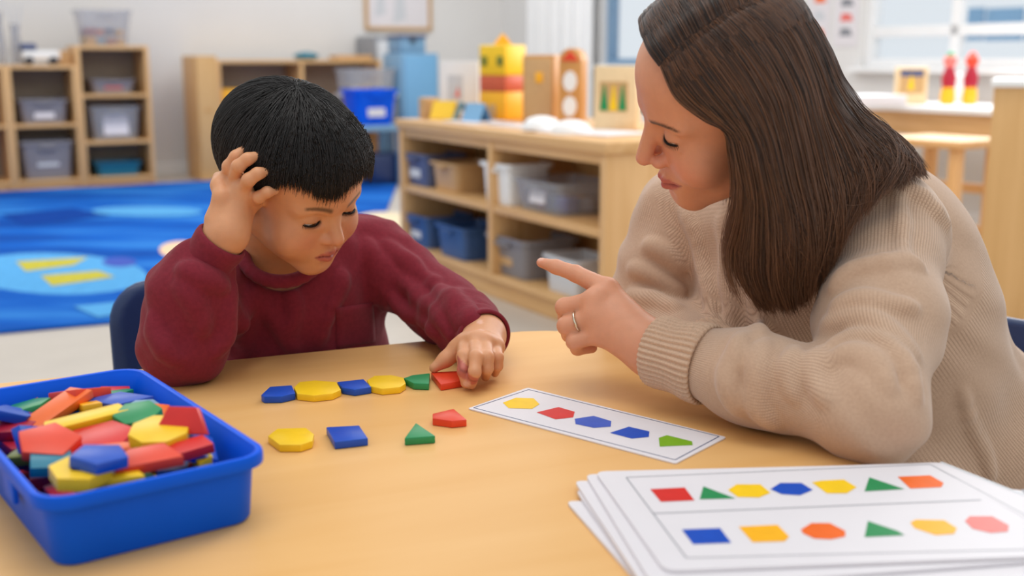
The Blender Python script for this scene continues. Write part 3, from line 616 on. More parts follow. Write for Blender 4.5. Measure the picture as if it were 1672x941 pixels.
def ss(x, a, b): t = np.clip((x - a) / (b - a), 0, 1); return t * t * (3 - 2 * t)

# ------------------------------------------------------------------ skin, cloth, hair materials
def skin_mat(name):
    m, n, l, b = newmat(name); at = n.new('ShaderNodeAttribute'); at.attribute_name = 'Col'
    nz = n.new('ShaderNodeTexNoise'); nz.inputs['Scale'].default_value = 90; nz.inputs['Detail'].default_value = 4; tc = n.new('ShaderNodeTexCoord'); l.new(tc.outputs['Object'], nz.inputs['Vector'])
    hs = n.new('ShaderNodeHueSaturation'); mr = n.new('ShaderNodeMapRange'); mr.inputs[3].default_value = .92; mr.inputs[4].default_value = 1.08
    l.new(nz.outputs['Fac'], mr.inputs[0]); l.new(mr.outputs[0], hs.inputs['Value']); l.new(at.outputs['Color'], hs.inputs['Color']); l.new(hs.outputs[0], b.inputs['Base Color'])
    b.inputs['Roughness'].default_value = .48; b.inputs['Specular IOR Level'].default_value = .4
    b.inputs['Subsurface Weight'].default_value = .22; b.inputs['Subsurface Radius'].default_value = (1, .35, .2); b.inputs['Subsurface Scale'].default_value = .006
    n2 = n.new('ShaderNodeTexNoise'); n2.inputs['Scale'].default_value = 900; l.new(tc.outputs['Object'], n2.inputs['Vector']); bump(n, l, b, n2.outputs['Fac'], .25, .0004)
    return m
M['skin'] = skin_mat('skin')
def knit_mat(name, c1, c2, wale, row, depth, sheen=.3):
    m, n, l, b = newmat(name); at = n.new('ShaderNodeAttribute'); at.attribute_name = 'knit'; sp = n.new('ShaderNodeSeparateXYZ'); l.new(at.outputs['Vector'], sp.inputs[0])
    def mt(op, a, bb=None):
        q = n.new('ShaderNodeMath'); q.operation = op
        for i, x in enumerate((a, bb)):
            if x is None: continue
            if isinstance(x, (int, float)): q.inputs[i].default_value = x
            else: l.new(x, q.inputs[i])
        return q.outputs[0]
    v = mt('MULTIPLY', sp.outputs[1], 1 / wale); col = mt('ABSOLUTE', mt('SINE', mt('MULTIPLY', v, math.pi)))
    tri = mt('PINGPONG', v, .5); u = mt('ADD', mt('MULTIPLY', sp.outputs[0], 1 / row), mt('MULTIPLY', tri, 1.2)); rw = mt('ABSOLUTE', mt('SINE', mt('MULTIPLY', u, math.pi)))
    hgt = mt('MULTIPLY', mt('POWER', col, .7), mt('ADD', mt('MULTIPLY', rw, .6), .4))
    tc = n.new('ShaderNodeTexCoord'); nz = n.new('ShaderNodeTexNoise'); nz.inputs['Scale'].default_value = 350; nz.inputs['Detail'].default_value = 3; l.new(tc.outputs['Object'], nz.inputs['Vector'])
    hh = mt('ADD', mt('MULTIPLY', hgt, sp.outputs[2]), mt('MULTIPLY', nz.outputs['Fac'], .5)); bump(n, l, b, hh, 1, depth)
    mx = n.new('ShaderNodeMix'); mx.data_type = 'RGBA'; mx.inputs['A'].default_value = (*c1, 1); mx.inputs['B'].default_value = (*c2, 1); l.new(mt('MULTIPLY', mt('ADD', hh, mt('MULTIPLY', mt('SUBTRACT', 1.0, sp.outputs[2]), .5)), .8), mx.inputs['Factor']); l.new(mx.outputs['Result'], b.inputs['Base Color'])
    b.inputs['Roughness'].default_value = .9; b.inputs['Specular IOR Level'].default_value = .15; b.inputs['Sheen Weight'].default_value = sheen; b.inputs['Sheen Roughness'].default_value = .5
    return m
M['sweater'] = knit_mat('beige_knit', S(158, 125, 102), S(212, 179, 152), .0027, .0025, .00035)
M['rib'] = plain('beige_rib_knit', S(204, 172, 146), .9, .15, .1, 500, .0005)
def jersey(name, c):
    m = plain(name, c, .92, .12, .1, 220, .0003); b = m.node_tree.nodes['Principled BSDF']; b.inputs['Sheen Weight'].default_value = .08; return m
M['maroon'] = jersey('maroon_jersey', S(124, 40, 52)); M['denim'] = jersey('dark_denim', S(44, 56, 84)); M['trousers'] = jersey('grey_trousers', S(70, 70, 78))
def hair_mat(name, ca, cb, rough=.38):
    m, n, l, b = newmat(name); at = n.new('ShaderNodeAttribute'); at.attribute_name = 'tint'; r = n.new('ShaderNodeMix'); r.data_type = 'RGBA'
    r.inputs['A'].default_value = (*ca, 1); r.inputs['B'].default_value = (*cb, 1); l.new(at.outputs['Fac'], r.inputs['Factor']); l.new(r.outputs['Result'], b.inputs['Base Color'])
    b.inputs['Roughness'].default_value = rough; b.inputs['Specular IOR Level'].default_value = .45; return m
M['hair_black'] = hair_mat('black_hair', S(10, 8, 7), S(30, 22, 19), .5); M['hair_brown'] = hair_mat('brown_hair', S(27, 18, 14), S(120, 80, 54), .4)
M['hair_black_mass'] = plain('black_hair_mass', S(14, 11, 10), .6, .2, .2, 120); M['hair_brown_mass'] = plain('brown_hair_mass', S(52, 36, 28), .6, .3, .2, 120)
M['eye_white'] = plain('eye_white', S(226, 218, 212), .15, .5, .01); M['iris'] = plain('dark_iris', S(34, 20, 14), .1, .6); M['lash'] = plain('dark_lash', S(22, 15, 13), .6, .2)
M['gold'] = plain('pale_gold', (.75, .66, .5), .2, .5, .03, 60, 0, 1)
def strands(name, paths, rad, mat, parent, tint=None, ends=0.0):                             # paths: list of (k,3) arrays
    hc = bpy.data.hair_curves.new(name); hc.add_curves([len(p) for p in paths])
    hc.position_data.foreach_set('vector', np.concatenate(paths).astype(np.float32).ravel())
    ra = hc.attributes.get('radius') or hc.attributes.new('radius', 'FLOAT', 'POINT')
    ra.data.foreach_set('value', np.concatenate([rad * np.minimum(1, np.linspace(1.9, .25, len(p))) for p in paths]).astype(np.float32))
    tint = RNG.random(len(paths)) if tint is None else tint; ti = hc.attributes.new('tint', 'FLOAT', 'POINT')
    ti.data.foreach_set('value', np.concatenate([np.clip(t + ends * np.linspace(0, 1, len(p)) ** 2, 0, 1.2) for t, p in zip(tint, paths)]).astype(np.float32))
    hc.materials.append(M[mat]); o = bpy.data.objects.new(name, hc); COL.objects.link(o); o.parent = parent; return o

# ------------------------------------------------------------------ heads
class Head:
    """One head in local metres (faces -y, its own left is +x, up z, eyes at z = 0), placed by rotation vector and origin."""
    def __init__(s, rv, o, sc): 
        t = np.linalg.norm(rv); k = np.array(rv) / t; K = np.array([[0, -k[2], k[1]], [k[2], 0, -k[0]], [-k[1], k[0], 0]])
        s.R = np.eye(3) + math.sin(t) * K + (1 - math.cos(t)) * K @ K; s.o = np.array(o, float); s.s = sc
    def w(s, p): return s.o + s.R @ (np.asarray(p, float) * s.s)
    def loc(s, p): return ((np.asarray(p) - s.o) @ s.R) / s.s
    def cone(s, f, a, b, ra, rb, k=.01, op='u', flat=None): f.cone(s.w(a), s.w(b), ra * s.s, rb * s.s, k * s.s, op, (s.R @ np.array(flat[0], float), flat[1]) if flat else None)
    def ell(s, f, c, r, k=.01, op='u', rot=None):
        Rl = np.eye(3) if rot is None else np.array(Matrix.Rotation(rot[1], 3, rot[0])); f.ell(s.w(c), np.array(r) * s.s, s.R @ Rl, k * s.s, op)
def both(fn):
    for sx in (1, -1): fn(sx)
def skull(H, f, child):
    if child:
        H.ell(f, (0, .018, .036), (.079, .097, .080), .02); H.ell(f, (0, -.032, .035), (.062, .052, .056), .03)
        H.ell(f, (0, -.036, -.034), (.060, .047, .058), .03)
    else:
        H.ell(f, (0, .009, .032), (.073, .082, .074), .02); H.ell(f, (0, -.032, .038), (.060, .050, .054), .03)
        H.ell(f, (0, -.034, -.036), (.056, .048, .064), .03)
def face(H, f, child):
    skull(H, f, child)
    if child:
        both(lambda x: H.cone(f, (.052 * x, -.002, -.055), (.012 * x, -.064, -.090), .016, .014, .025))
        H.ell(f, (0, -.068, -.090), (.019, .015, .014), .016)
        both(lambda x: H.ell(f, (.039 * x, -.056, -.042), (.027, .025, .028), .022))
        H.ell(f, (0, -.068, -.062), (.027, .021, .022), .02)
        nb, nt, nr = (0, -.076, .000), (0, -.0965, -.030), (.0065, .0098)
        al, ar = (.0105, -.0865, -.0345), .0072
        mz = -.062
    else:
        both(lambda x: H.cone(f, (.050 * x, .000, -.066), (.013 * x, -.064, -.100), .015, .014, .025))
        H.ell(f, (0, -.069, -.102), (.018, .015, .014), .016)
        both(lambda x: H.ell(f, (.037 * x, -.058, -.036), (.024, .022, .026), .022))
        H.ell(f, (0, -.067, -.070), (.027, .020, .026), .02)
        nb, nt, nr = (0, -.079, .012), (0, -.1020, -.029), (.0072, .0090)
        al, ar = (.0110, -.0890, -.0355), .0075
        mz = -.070
    EZ = -.004 if child else .006
    # brow ridge, sockets
    both(lambda x: H.cone(f, (.012 * x, -.0765, .018 + EZ), (.046 * x, -.064, .016 + EZ), .0075, .0065, .014))
    both(lambda x: H.ell(f, (.031 * x, -.0895, .001 + EZ), (.0165, .0135, .0105), .012, 's'))
    # nose
    H.cone(f, nb, nt, nr[0], nr[1], .010); both(lambda x: H.ell(f, (al[0] * x, al[1], al[2]), (ar, ar * 1.25, ar * .9), .006))
    both(lambda x: H.ell(f, (.0058 * x, nt[1] + .0095, nt[2] - .0095), (.0030, .0048, .0030), .003, 's'))
    # eyelids: a ball a little larger than the eye, opened by a low slit
    ey = -.0665; both(lambda x: H.ell(f, (.031 * x, ey, -.001 + EZ), (.0148, .0142, .0136), .005))
    def slit(x):
        for t in np.linspace(-1, 1, 9):
            hh = (.0017 if child else .0011) + (.0024 if child else .0016) * (1 - t * t); H.ell(f, ((.031 + .0115 * t) * x, ey - .0135 + .004 * t * t, -.0052 + EZ + .0018 * t * t), (.0022, .0042, hh), .0012, 's')
    both(slit)
    both(lambda x: H.cone(f, (.019 * x, -.0795, -.0125 + EZ), (.042 * x, -.0735, -.0115 + EZ), .0025, .002, .006))
    # lips
    my = -.086 if child else -.0865; wl = .0195 if child else .0250
    for x in (1, -1):
        H.cone(f, (0.004 * x, my - .0030, mz + .0045), (wl * x, my + .012 + (0 if child else .003), mz + (.0005 if child else .0062)), .0050, .0022, .004)
        H.cone(f, (0.000 * x, my - .0016, mz - .0062), (wl * .9 * x, my + .012 + (0 if child else .002), mz + (-.0015 if child else .0038)), .0060, .0022, .004)
    for t in np.linspace(-1, 1, 11): H.ell(f, (wl * t, my - .0065 + (.0165 if child else .0195) * t * t, mz - .0008 + (.0006 if child else .0064) * t * t), (.0036, .0042, .0009), .0016, 's')
    H.ell(f, (0, my - .007, mz + .0145), (.0030, .004, .007), .004, 's')
    H.ell(f, (0, my + .0005 - .006, mz - .0165), (.013, .0055, .004), .006, 's')
    # ears
    for x in (1, -1):
        ex = .077 if child else .046
        H.ell(f, (ex * x, .010, -.010), (.0085, .018, .030), .008, 'u', ('Z', .35 * x)); H.ell(f, ((ex + .008) * x, .006, -.006), (.006, .010, .018), .004, 's', ('Z', .35 * x))
def face_col(H, child, base, lip, blush, brow=None):
    mz = -.062 if child else -.070
    def fn(p):
        q = H.loc(p); c = np.tile(np.array(base, float), (len(p), 1))
        def mixc(m, col): 
            nonlocal c; c = c * (1 - m[:, None]) + np.array(col) * m[:, None]
        fr = q[:, 1] < -.03
        def g(cx, cy, cz, r): return np.exp(-(((abs(q[:, 0]) - cx) / r[0]) ** 2 + ((q[:, 1] - cy) / r[1]) ** 2 + ((q[:, 2] - cz) / r[2]) ** 2))
        mixc(.5 * g(.038, -.075, -.036, (.022, .03, .02)), blush); mixc(.45 * g(0, -.10, -.036, (.016, .02, .014)), blush); mixc(.3 * g(0, -.08, mz - .035, (.018, .02, .012)), blush)
        wl = .0215 if child else .0275; t = abs(q[:, 0]) / wl; cz = 0 if child else .0064 * t * t
        up = mz + cz + .0095 - .0085 * t ** 1.6 - .002 * np.exp(-(q[:, 0] / .003) ** 2); dn = mz + cz - .0115 + .0105 * t ** 2
        lipm = ss(up - q[:, 2], -.0008, .0012) * ss(q[:, 2] - dn, -.0008, .0012) * (t < 1.02) * (q[:, 1] < -.062)
        mixc(lipm * .85, lip); mixc(.55 * lipm * np.exp(-((q[:, 2] - mz - cz + .001) / .0014) ** 2), np.array(lip) * .35)
        if brow is not None:                                                       # the brows' own hair colour
            bx = abs(q[:, 0]); tb = (bx - .012) / (.036 if child else .041); bz = .0185 + (-.004 if child else .001) + .006 * np.sin(np.clip(tb, 0, 1) * 2.4); wd = (.0052 if child else .0046) - .0026 * np.clip(tb, 0, 1)
            mixc(brow[1] * ss(1.3 - abs(q[:, 2] - bz) / wd, 0, 1.1) * ss(tb, -.06, .1) * ss(1.04 - tb, 0, .15) * (q[:, 1] < -.045), brow[0])
        lid = np.sqrt((bxx := (abs(q[:, 0]) - .031)) ** 2 + (q[:, 2] + .004 - (-.004 if child else .006)) ** 2); mixc(.25 * ss(.016 - lid, 0, .008) * (q[:, 1] < -.06), np.array(base) * .6)
        return np.concatenate([c, np.ones((len(p), 1))], 1)
    return fn
def eyes(H, parent, child):
    EZ = -.004 if child else .006
    for x in (1, -1):
        b = BM(); c = H.w((.031 * x, -.0665, -.001 + EZ)); bmesh.ops.create_uvsphere(b, u_segments=24, v_segments=16, radius=.0126 * H.s)
        look = nrm(H.R @ np.array([0, -.80, -.60])); Rm = frame_z(look)
        for f in b.faces:
            if f.calc_center_median().normalized().z > .86: f.material_index = 1
        o = obj('eye', b, ['eye_white', 'iris'], parent, smooth=True); o.matrix_world = Matrix.Translation(Vector(c)) @ Matrix(Rm.tolist()).to_4x4()
        b = BM(); pts = []
        for t in np.linspace(-1.12, 1.15, 13): pts.append(H.w(((.031 + .0118 * t) * x, -.0665 - .0150 + .0060 * t * t, -.0036 + EZ + .0005 * t * t - (.0012 * t))))
        bm_tube(b, pts, [.0004 * H.s] + [.00125 * H.s] * 11 + [.0004 * H.s], 8)
        for i, t in enumerate(np.linspace(-1.0, 1.15, 22)):
            a = np.array([(.031 + .0118 * t) * x, -.0665 - .0152 + .0060 * t * t, -.0038 + EZ - (.0012 * t)]); 
            bm_tube(b, [H.w(a), H.w(a + np.array([.0014 * t * x, -.0018, -.0016])), H.w(a + np.array([.0028 * t * x, -.0034, -.0022]))], [.00036 * H.s, .00022 * H.s, .00006 * H.s], 5)
        obj('eyelashes', b, 'lash', parent, smooth='full')

# ------------------------------------------------------------------ shared builders for people
def hand(f, wrist, wr, mcps, fingers, rad, prad, k=.006, thumb=None, trad=None):
    for m in mcps: f.cone(wrist, m, wr, prad, .012)
    for a, b_ in zip(mcps, mcps[1:]): f.cone(a, b_, prad * .95, prad * .95, .010)
    for fg, r in zip(fingers, rad): f.chain(fg, r, k * .6)
    if thumb is not None: f.chain(thumb, trad, .008)
def ridge(f, base, pts, r, k=.010, sub=False, sink=.3):
    q = [hit(base, x, y) for x, y in pts]; q = [p for p in q if p is not None]
    if sub: f.chain(q, [r] * len(q), k, op='s')
    else:
        q = [p + nrm(ray(*pts[i])) * r * sink for i, p in enumerate(q)]
        n = len(q); f.chain(q, [r * (.35 + .65 * math.sin(math.pi * (i + .5) / n)) for i in range(n)], k)
def dense(pts, n): 
    pts = np.array(pts, float); t = np.linspace(0, len(pts) - 1, n); i = np.minimum(t.astype(int), len(pts) - 2); u = (t - i)[:, None]
    p0 = pts[np.maximum(i - 1, 0)]; p1 = pts[i]; p2 = pts[i + 1]; p3 = pts[np.minimum(i + 2, len(pts) - 1)]
    return .5 * ((2 * p1) + (p2 - p0) * u + (2 * p0 - 5 * p1 + 4 * p2 - p3) * u ** 2 + (3 * p1 - p0 - 3 * p2 + p3) * u ** 3)
def cuff(name, a, b_, ra, rb, parent, mat, ribs=0, flat=None, th=.0035, label=None):
    a = np.array(a, float); b_ = np.array(b_, float); Fm = frame_z(b_ - a, flat); n = 360 if ribs else 96; ph = np.linspace(0, 2 * math.pi, n, endpoint=False); loops = []
    def lp(t, r, w_):
        rr = r * (1 + w_ * (.5 + .5 * np.cos(ribs * ph)) ** .6) * np.ones(n); c = a + (b_ - a) * t
        return [tuple(c + Fm[:, 0] * (x * r_) + Fm[:, 1] * (y * r_)) for x, y, r_ in zip(np.cos(ph), np.sin(ph), rr)]
    wv = .075 if ribs else 0; R_ = lambda t: ra + (rb - ra) * t + .0012 * math.sin(t * 9)
    for t in (.0, .03, .12, .25, .4, .55, .7, .85, .96): loops.append(lp(t, R_(t) - (.0015 if t in (0.0,) else 0), wv))
    loops.append(lp(1.0, rb - .0008, wv * .8)); loops.append(lp(1.005, rb - th * .55, wv * .4)); loops.append(lp(.985, rb - th, 0)); loops.append(lp(.5, (ra + rb) / 2 - th, 0)); loops.append(lp(.03, ra - th, 0))
    bm = BM(); loft(bm, loops + [loops[0]], 0, False, False); bmesh.ops.remove_doubles(bm, verts=bm.verts, dist=1e-6); bmesh.ops.recalc_face_normals(bm, faces=bm.faces)
    return obj(name, bm, mat, parent, smooth='full')
def patch(name, f, quad, nx, ny, th, parent, mat):                                  # a flat piece sewn on a surface
    (a, b_, c, d) = [np.array(q, float) for q in quad]; bm = BM(); top, bot = [], []
    for j in range(ny + 1):
        for i in range(nx + 1):
            u, v = i / nx, j / ny; q = a * (1 - u) * (1 - v) + b_ * u * (1 - v) + c * u * v + d * (1 - u) * v; p = hit(f, *q)
            g = grad(f, p[None])[0]; e = 1 if 0 < i < nx and 0 < j < ny else .45
            top.append(bm.verts.new(p + g * th * e)); bot.append(bm.verts.new(p - g * .001))
    W = nx + 1
    for j in range(ny):
        for i in range(nx):
            k = j * W + i; bm.faces.new((top[k], top[k + 1], top[k + W + 1], top[k + W])); bm.faces.new((bot[k], bot[k + W], bot[k + W + 1], bot[k + 1]))
    edge = [i for i in range(W)] + [j * W + nx for j in range(1, ny + 1)] + [ny * W + i for i in range(nx - 1, -1, -1)] + [j * W for j in range(ny - 1, 0, -1)]
    for i, k in enumerate(edge): k2 = edge[(i + 1) % len(edge)]; bm.faces.new((top[k2], top[k], bot[k], bot[k2]))
    bmesh.ops.recalc_face_normals(bm, faces=bm.faces)
    return obj(name, bm, mat, parent, smooth='full')
def knit_attr(chains):                                                              # (u along the limb, v around it, strength) for the knit pattern
    def one(p, pts, rad, ref):
        L = 0; rm = float(np.mean(rad)); B = np.zeros(len(p)); W = np.zeros(len(p)); U = np.zeros(len(p)); V = np.zeros(len(p)); D = np.full(len(p), 9.); Fm = None
        for i in range(len(pts) - 1):
            a, b_ = np.array(pts[i], float), np.array(pts[i + 1], float); l = np.linalg.norm(b_ - a); z = b_ - a; Fm = frame_z(z, ref if Fm is None else Fm[:, 0])
            if i == 0: E = ss(((p - a) @ z) / l + .02, 0, .03)
            t = np.clip((p - a) @ z / l ** 2, 0, 1); v = p - a - t[:, None] * z; r = rad[i] + (rad[i + 1] - rad[i]) * t; d = np.sqrt((v * v).sum(1)) - r
            w_ = np.exp(-np.clip(d + .02, -.05, .3) / .008); ang = np.arctan2(v @ Fm[:, 1], v @ Fm[:, 0]); U += w_ * (L + t * l); V += w_ * ang * rm; W += w_; B = np.maximum(B, w_); D = np.minimum(D, d); L += l
        return U / W, V / W, D, ss(2 * B / W - 1, 0, .9) * E
    def fn(p):
        res = [one(p, *c) for c in chains]; D = np.stack([r[2] for r in res]); k = D.argmin(0); srt = np.sort(D, 0); ar = np.arange(len(p))
        return np.stack([np.stack([r[0] for r in res])[k, ar], np.stack([r[1] for r in res])[k, ar], ss(srt[1] - srt[0], .002, .007) * np.stack([r[3] for r in res])[k, ar]], 1)
    return fn
def plastic_chair(name, label, loc, face, seat_h, w, back_h, tilt=.12):
    rz = math.atan2(face[1], face[0]) + math.pi / 2; root = thing(name, label, 'chair', loc, rz)      # faces -y
    b = BM(); n, mm = 16, 12; top, bot = [], []
    for j in range(mm + 1):
        for i in range(n + 1):
            u = i / n * 2 - 1; v = j / mm; y = -w * .5 + v * w; z = seat_h + .012 * u * u - .012 * math.sin(v * math.pi) - (.02 * max(0, .25 - v) / .25 if v < .25 else 0)
            top.append(b.verts.new((u * w * .5 * (1 - .12 * v * v), y, z))); bot.append(b.verts.new((u * w * .5 * (1 - .12 * v * v), y, z - .006)))
    W = n + 1
    for j in range(mm):
        for i in range(n):
            k = j * W + i; b.faces.new((top[k], top[k + 1], top[k + W + 1], top[k + W])); b.faces.new((bot[k], bot[k + W], bot[k + W + 1], bot[k + 1]))
    edge = [i for i in range(W)] + [j * W + n for j in range(1, mm + 1)] + [mm * W + i for i in range(n - 1, -1, -1)] + [j * W for j in range(mm - 1, 0, -1)]
    for i, k in enumerate(edge): k2 = edge[(i + 1) % len(edge)]; b.faces.new((top[k2], top[k], bot[k], bot[k2]))
    bmesh.ops.recalc_face_normals(b, faces=b.faces); obj('seat', b, 'navy', root, smooth='full')
    b = BM(); loops = []
    pr = rrect(-w * .5, 0, w * .5, back_h, .055, 6)                                  # curved back with rounded corners and rolled edge
    def bend(x, z, o): return (x, w * .44 + z * tilt - .55 * x * x / w * .5 + o, seat_h + .09 + z)
    nn_ = len(pr); rings = []
    for s_, o in ((.0, .0), (.9, -.007), (1.0, -.006), (1.02, .0), (1.0, .010), (.93, .006), (.0, .006)):
        rings.append([b.verts.new(bend(x * s_, (z - back_h / 2) * s_ + back_h / 2, o)) for x, z in pr])
    for A_, B_ in zip(rings, rings[1:]):
        for k in range(nn_): b.faces.new((A_[k], A_[(k + 1) % nn_], B_[(k + 1) % nn_], B_[k]))
    bmesh.ops.remove_doubles(b, verts=b.verts, dist=1e-5); bmesh.ops.recalc_face_normals(b, faces=b.faces); obj('backrest', b, 'navy', root, smooth='full')
    for sx in (-1, 1):
        b = BM(); bm_tube(b, [(sx * w * .36, -w * .3, seat_h - .012), (sx * w * .42, -w * .42, 0)], .010, 12); obj('leg', b, 'metal', root, smooth=True)
        b = BM(); bm_tube(b, [(sx * w * .36, w * .3, seat_h - .012), (sx * w * .42, w * .46, 0)], .010, 12); obj('leg', b, 'metal', root, smooth=True)
        b = BM(); bm_tube(b, [(sx * w * .36, -w * .3, seat_h - .016), (sx * w * .36, w * .36, seat_h - .016), (sx * w * .36, w * .45, seat_h + .06), (sx * w * .36, w * .46 - .05 + .12 * tilt, seat_h + .2)], .009, 12); obj('frame_tube', b, 'metal', root, smooth=True)
    return root
def walk(f, p, d, n, step, off, grav=0.0, gvec=(0, 0, -1), steer=None, stick=.004, inertia=1.0):
    """March many hairs at once: each keeps its heading, is pulled by gravity, slides over the surface f at height off."""
    gvec = np.asarray(gvec, float); out = [p.copy()]
    for i in range(n):
        g = grad(f, p, 1e-3); v = f(p) - off; near = ss(stick * 3 - v, 0, stick * 3)[:, None] if stick else (v < 1e-3)[:, None]
        d = d * inertia + gvec * grav + (steer(p) if steer is not None else 0)
        dn = (d * g).sum(1)[:, None]; d = d - g * np.where(near > 0, dn * near, np.minimum(dn, 0) * (v[:, None] < .004)); d /= np.linalg.norm(d, axis=1, keepdims=True) + 1e-9
        p = p + d * step; v = f(p) - off
        push = np.where(v < 0, -v, np.where(near[:, 0] > .5, -v * .6 * near[:, 0], 0)); p = p + grad(f, p, 1e-3) * push[:, None]
        out.append(p.copy())
    return np.stack(out, 1)

# ------------------------------------------------------------------ the boy
BH = Head((.5733, .0791, .8676), (-.2524, 1.3207, .7706), .87)
bfd, bld = np.array([.447, -.894, 0]), np.array([.894, .447, 0])
boy = thing('person', 'small child in maroon long-sleeved shirt scratching head and placing a block', 'person', (-.285, 1.49, .32), math.atan2(bld[1], bld[0]))
def kid(o, root):                                                                    # keep world coordinates while hanging under the root
    o.parent = root; o.matrix_parent_inverse = (Matrix.Translation(root.location) @ Matrix.Rotation(root.rotation_euler[2], 4, 'Z')).inverted(); return o
bN = np.array([-.305, 1.42, .675]); bSL, bSR = np.array([-.185, 1.515, .648]), np.array([-.372, 1.432, .638])
bEL, bWL = P(728, 507, 1.475), T(790, 548, .587)
bER, bWR = P(300, 556, 1.285), P(372, 380, 1.246)
def torso(f, dr, k=.03):
    f.cone((-.292, 1.462, .615), (-.285, 1.490, .47), .118 + dr, .115 + dr, k, flat=(bfd, .72)); f.cone((-.285, 1.490, .47), (-.285, 1.495, .40), .115 + dr, .122 + dr, k, flat=(bfd, .8))
    f.cone(bSL + np.array([-.012, 0, -.012]), bSR + np.array([.012, 0, -.012]), .048 + dr, .048 + dr, k); f.cone(bN, (-.295, 1.45, .62), .040 + dr, .075 + dr, k)
# hair volume (also tells how deep the fingers reach)
def hairvol(H, f, g=0.0):
    H.ell(f, (0, .022, .038), (.0925 + g, .109 + g, .083 + g), .02); H.ell(f, (0, -.022, .036), (.074 + g, .067 + g, .063 + g), .03)
bHV = Sdf(); hairvol(BH, bHV)
def zlim_boy(q):
    az = np.abs(np.degrees(np.arctan2(q[:, 0], -(q[:, 1] - .02))))
    return np.interp(az, [0, 30, 52, 66, 80, 96, 112, 140, 180], [.058, .054, .044, .018, -.012, -.012, -.036, -.062, -.070])
def hd(x, y, dd): 
    p = hit(bHV, x, y)
    if p is None:                                                                    # beside the head: level with its rim
        ds = np.linspace(1.1, 1.5, 200); p = P(x, y, ds[np.argmin(bHV(np.array([P(x, y, d) for d in ds])))])
    return P(x, y, (p - C0) @ FW + dd)
bs = Sdf(); face(BH, bs, True)
bs.cone(BH.w((0, .030, -.055)), bN, .043, .043, .03); torso(bs, -.012)
bs.chain([bSR, bER, P(316, 466, 1.268), P(347, 412, 1.254), bWR], [.036, .030, .025, .0215, .018], .02); bs.chain([bSL, bEL, bWL], [.036, .030, .022], .02)
mR = [hd(369, 302, -.020), hd(382, 303, -.026), hd(396, 312, -.026), hd(409, 330, -.020)]
fR = [[mR[0], hd(374, 272, -.017), hd(385, 256, -.008), hd(400, 243, .004)], [mR[1], hd(389, 272, -.022), hd(404, 260, -.012), hd(422, 254, .003)],
      [mR[2], hd(406, 294, -.022), hd(420, 284, -.012), hd(437, 280, .003)], [mR[3], hd(423, 322, -.015), hd(436, 314, -.009), hd(449, 311, .002)]]
hand(bs, bWR, .0182, mR, fR, [[.0082, .0072, .0066, .0052]] * 3 + [[.0076, .0066, .0060, .0048]], .0095, thumb=[bWR + np.array([-.012, 0, .016]), P(362, 322, 1.24), P(357, 303, 1.25), P(356, 290, 1.262)], trad=[.012, .0085, .0075, .006])
mL = [T(758, 561, .588), T(775, 559, .592), T(792, 562, .590), T(808, 567, .584)]
fL = [[mL[0], T(757, 583, .584), T(757, 606, .572), T(760, 626, .5585)], [mL[1], T(777, 584, .588), T(775, 608, .575), T(770, 628, .5575)],
      [mL[2], T(795, 584, .586), T(795, 602, .574), T(793, 615, .558)], [mL[3], T(812, 584, .580), T(812, 598, .570), T(808, 609, .558)]]
hand(bs, bWL, .0205, mL, fL, [[.0086, .0076, .0068, .0054]] * 3 + [[.0078, .0068, .0060, .0050]], .0098, thumb=[bWL + np.array([-.006, -.02, -.002]), T(745, 572, .580), T(728, 587, .571), T(709, 601, .5625)], trad=[.013, .0095, .0080, .0058])
def skin_col(H, child, base, lip, blush, brow, tips):
    fc = face_col(H, child, base, lip, blush, brow); tips = [(np.array(a), np.array(b_)) for a, b_ in tips]
    def fn(p):
        c = fc(p)
        for a, d in tips:
            m = np.exp(-((p - a) ** 2).sum(1) / .009 ** 2) * .18; c[:, :3] = c[:, :3] * (1 - m[:, None]) + np.array(blush) * m[:, None]
            q = p - a; t = q @ d; r = np.sqrt(np.maximum((q * q).sum(1) - t * t, 0)); m = ss(.0042 - r, 0, .0012) * (t > 0); c[:, :3] = c[:, :3] * (1 - .6 * m[:, None]) + np.array(S(232, 188, 170)) * .6 * m[:, None]
        return c
    return fn
def nail_dirs(fs, up): return [(f[-1], nrm(up - nrm(f[-1] - f[-2]) * (np.asarray(up) @ nrm(f[-1] - f[-2])))) for f in fs]
base_b = S(212, 152, 110)
colb = skin_col(BH, True, base_b, S(184, 92, 84), S(206, 124, 98), (S(58, 38, 28), .8), nail_dirs(fL, np.array([0, -.4, 1])))
o = surf('body', bs, (-.47, 1.15, .36), (.0, 1.60, .89), .0022, 'skin', None, {'Col': colb}); kid(o, boy)
eyes(BH, None, True)
for o in [o for o in COL.objects if o.name.split('.')[0] in ('eye', 'eyelashes') and o.parent is None]:
    mw = o.matrix_world.copy(); kid(o, boy)
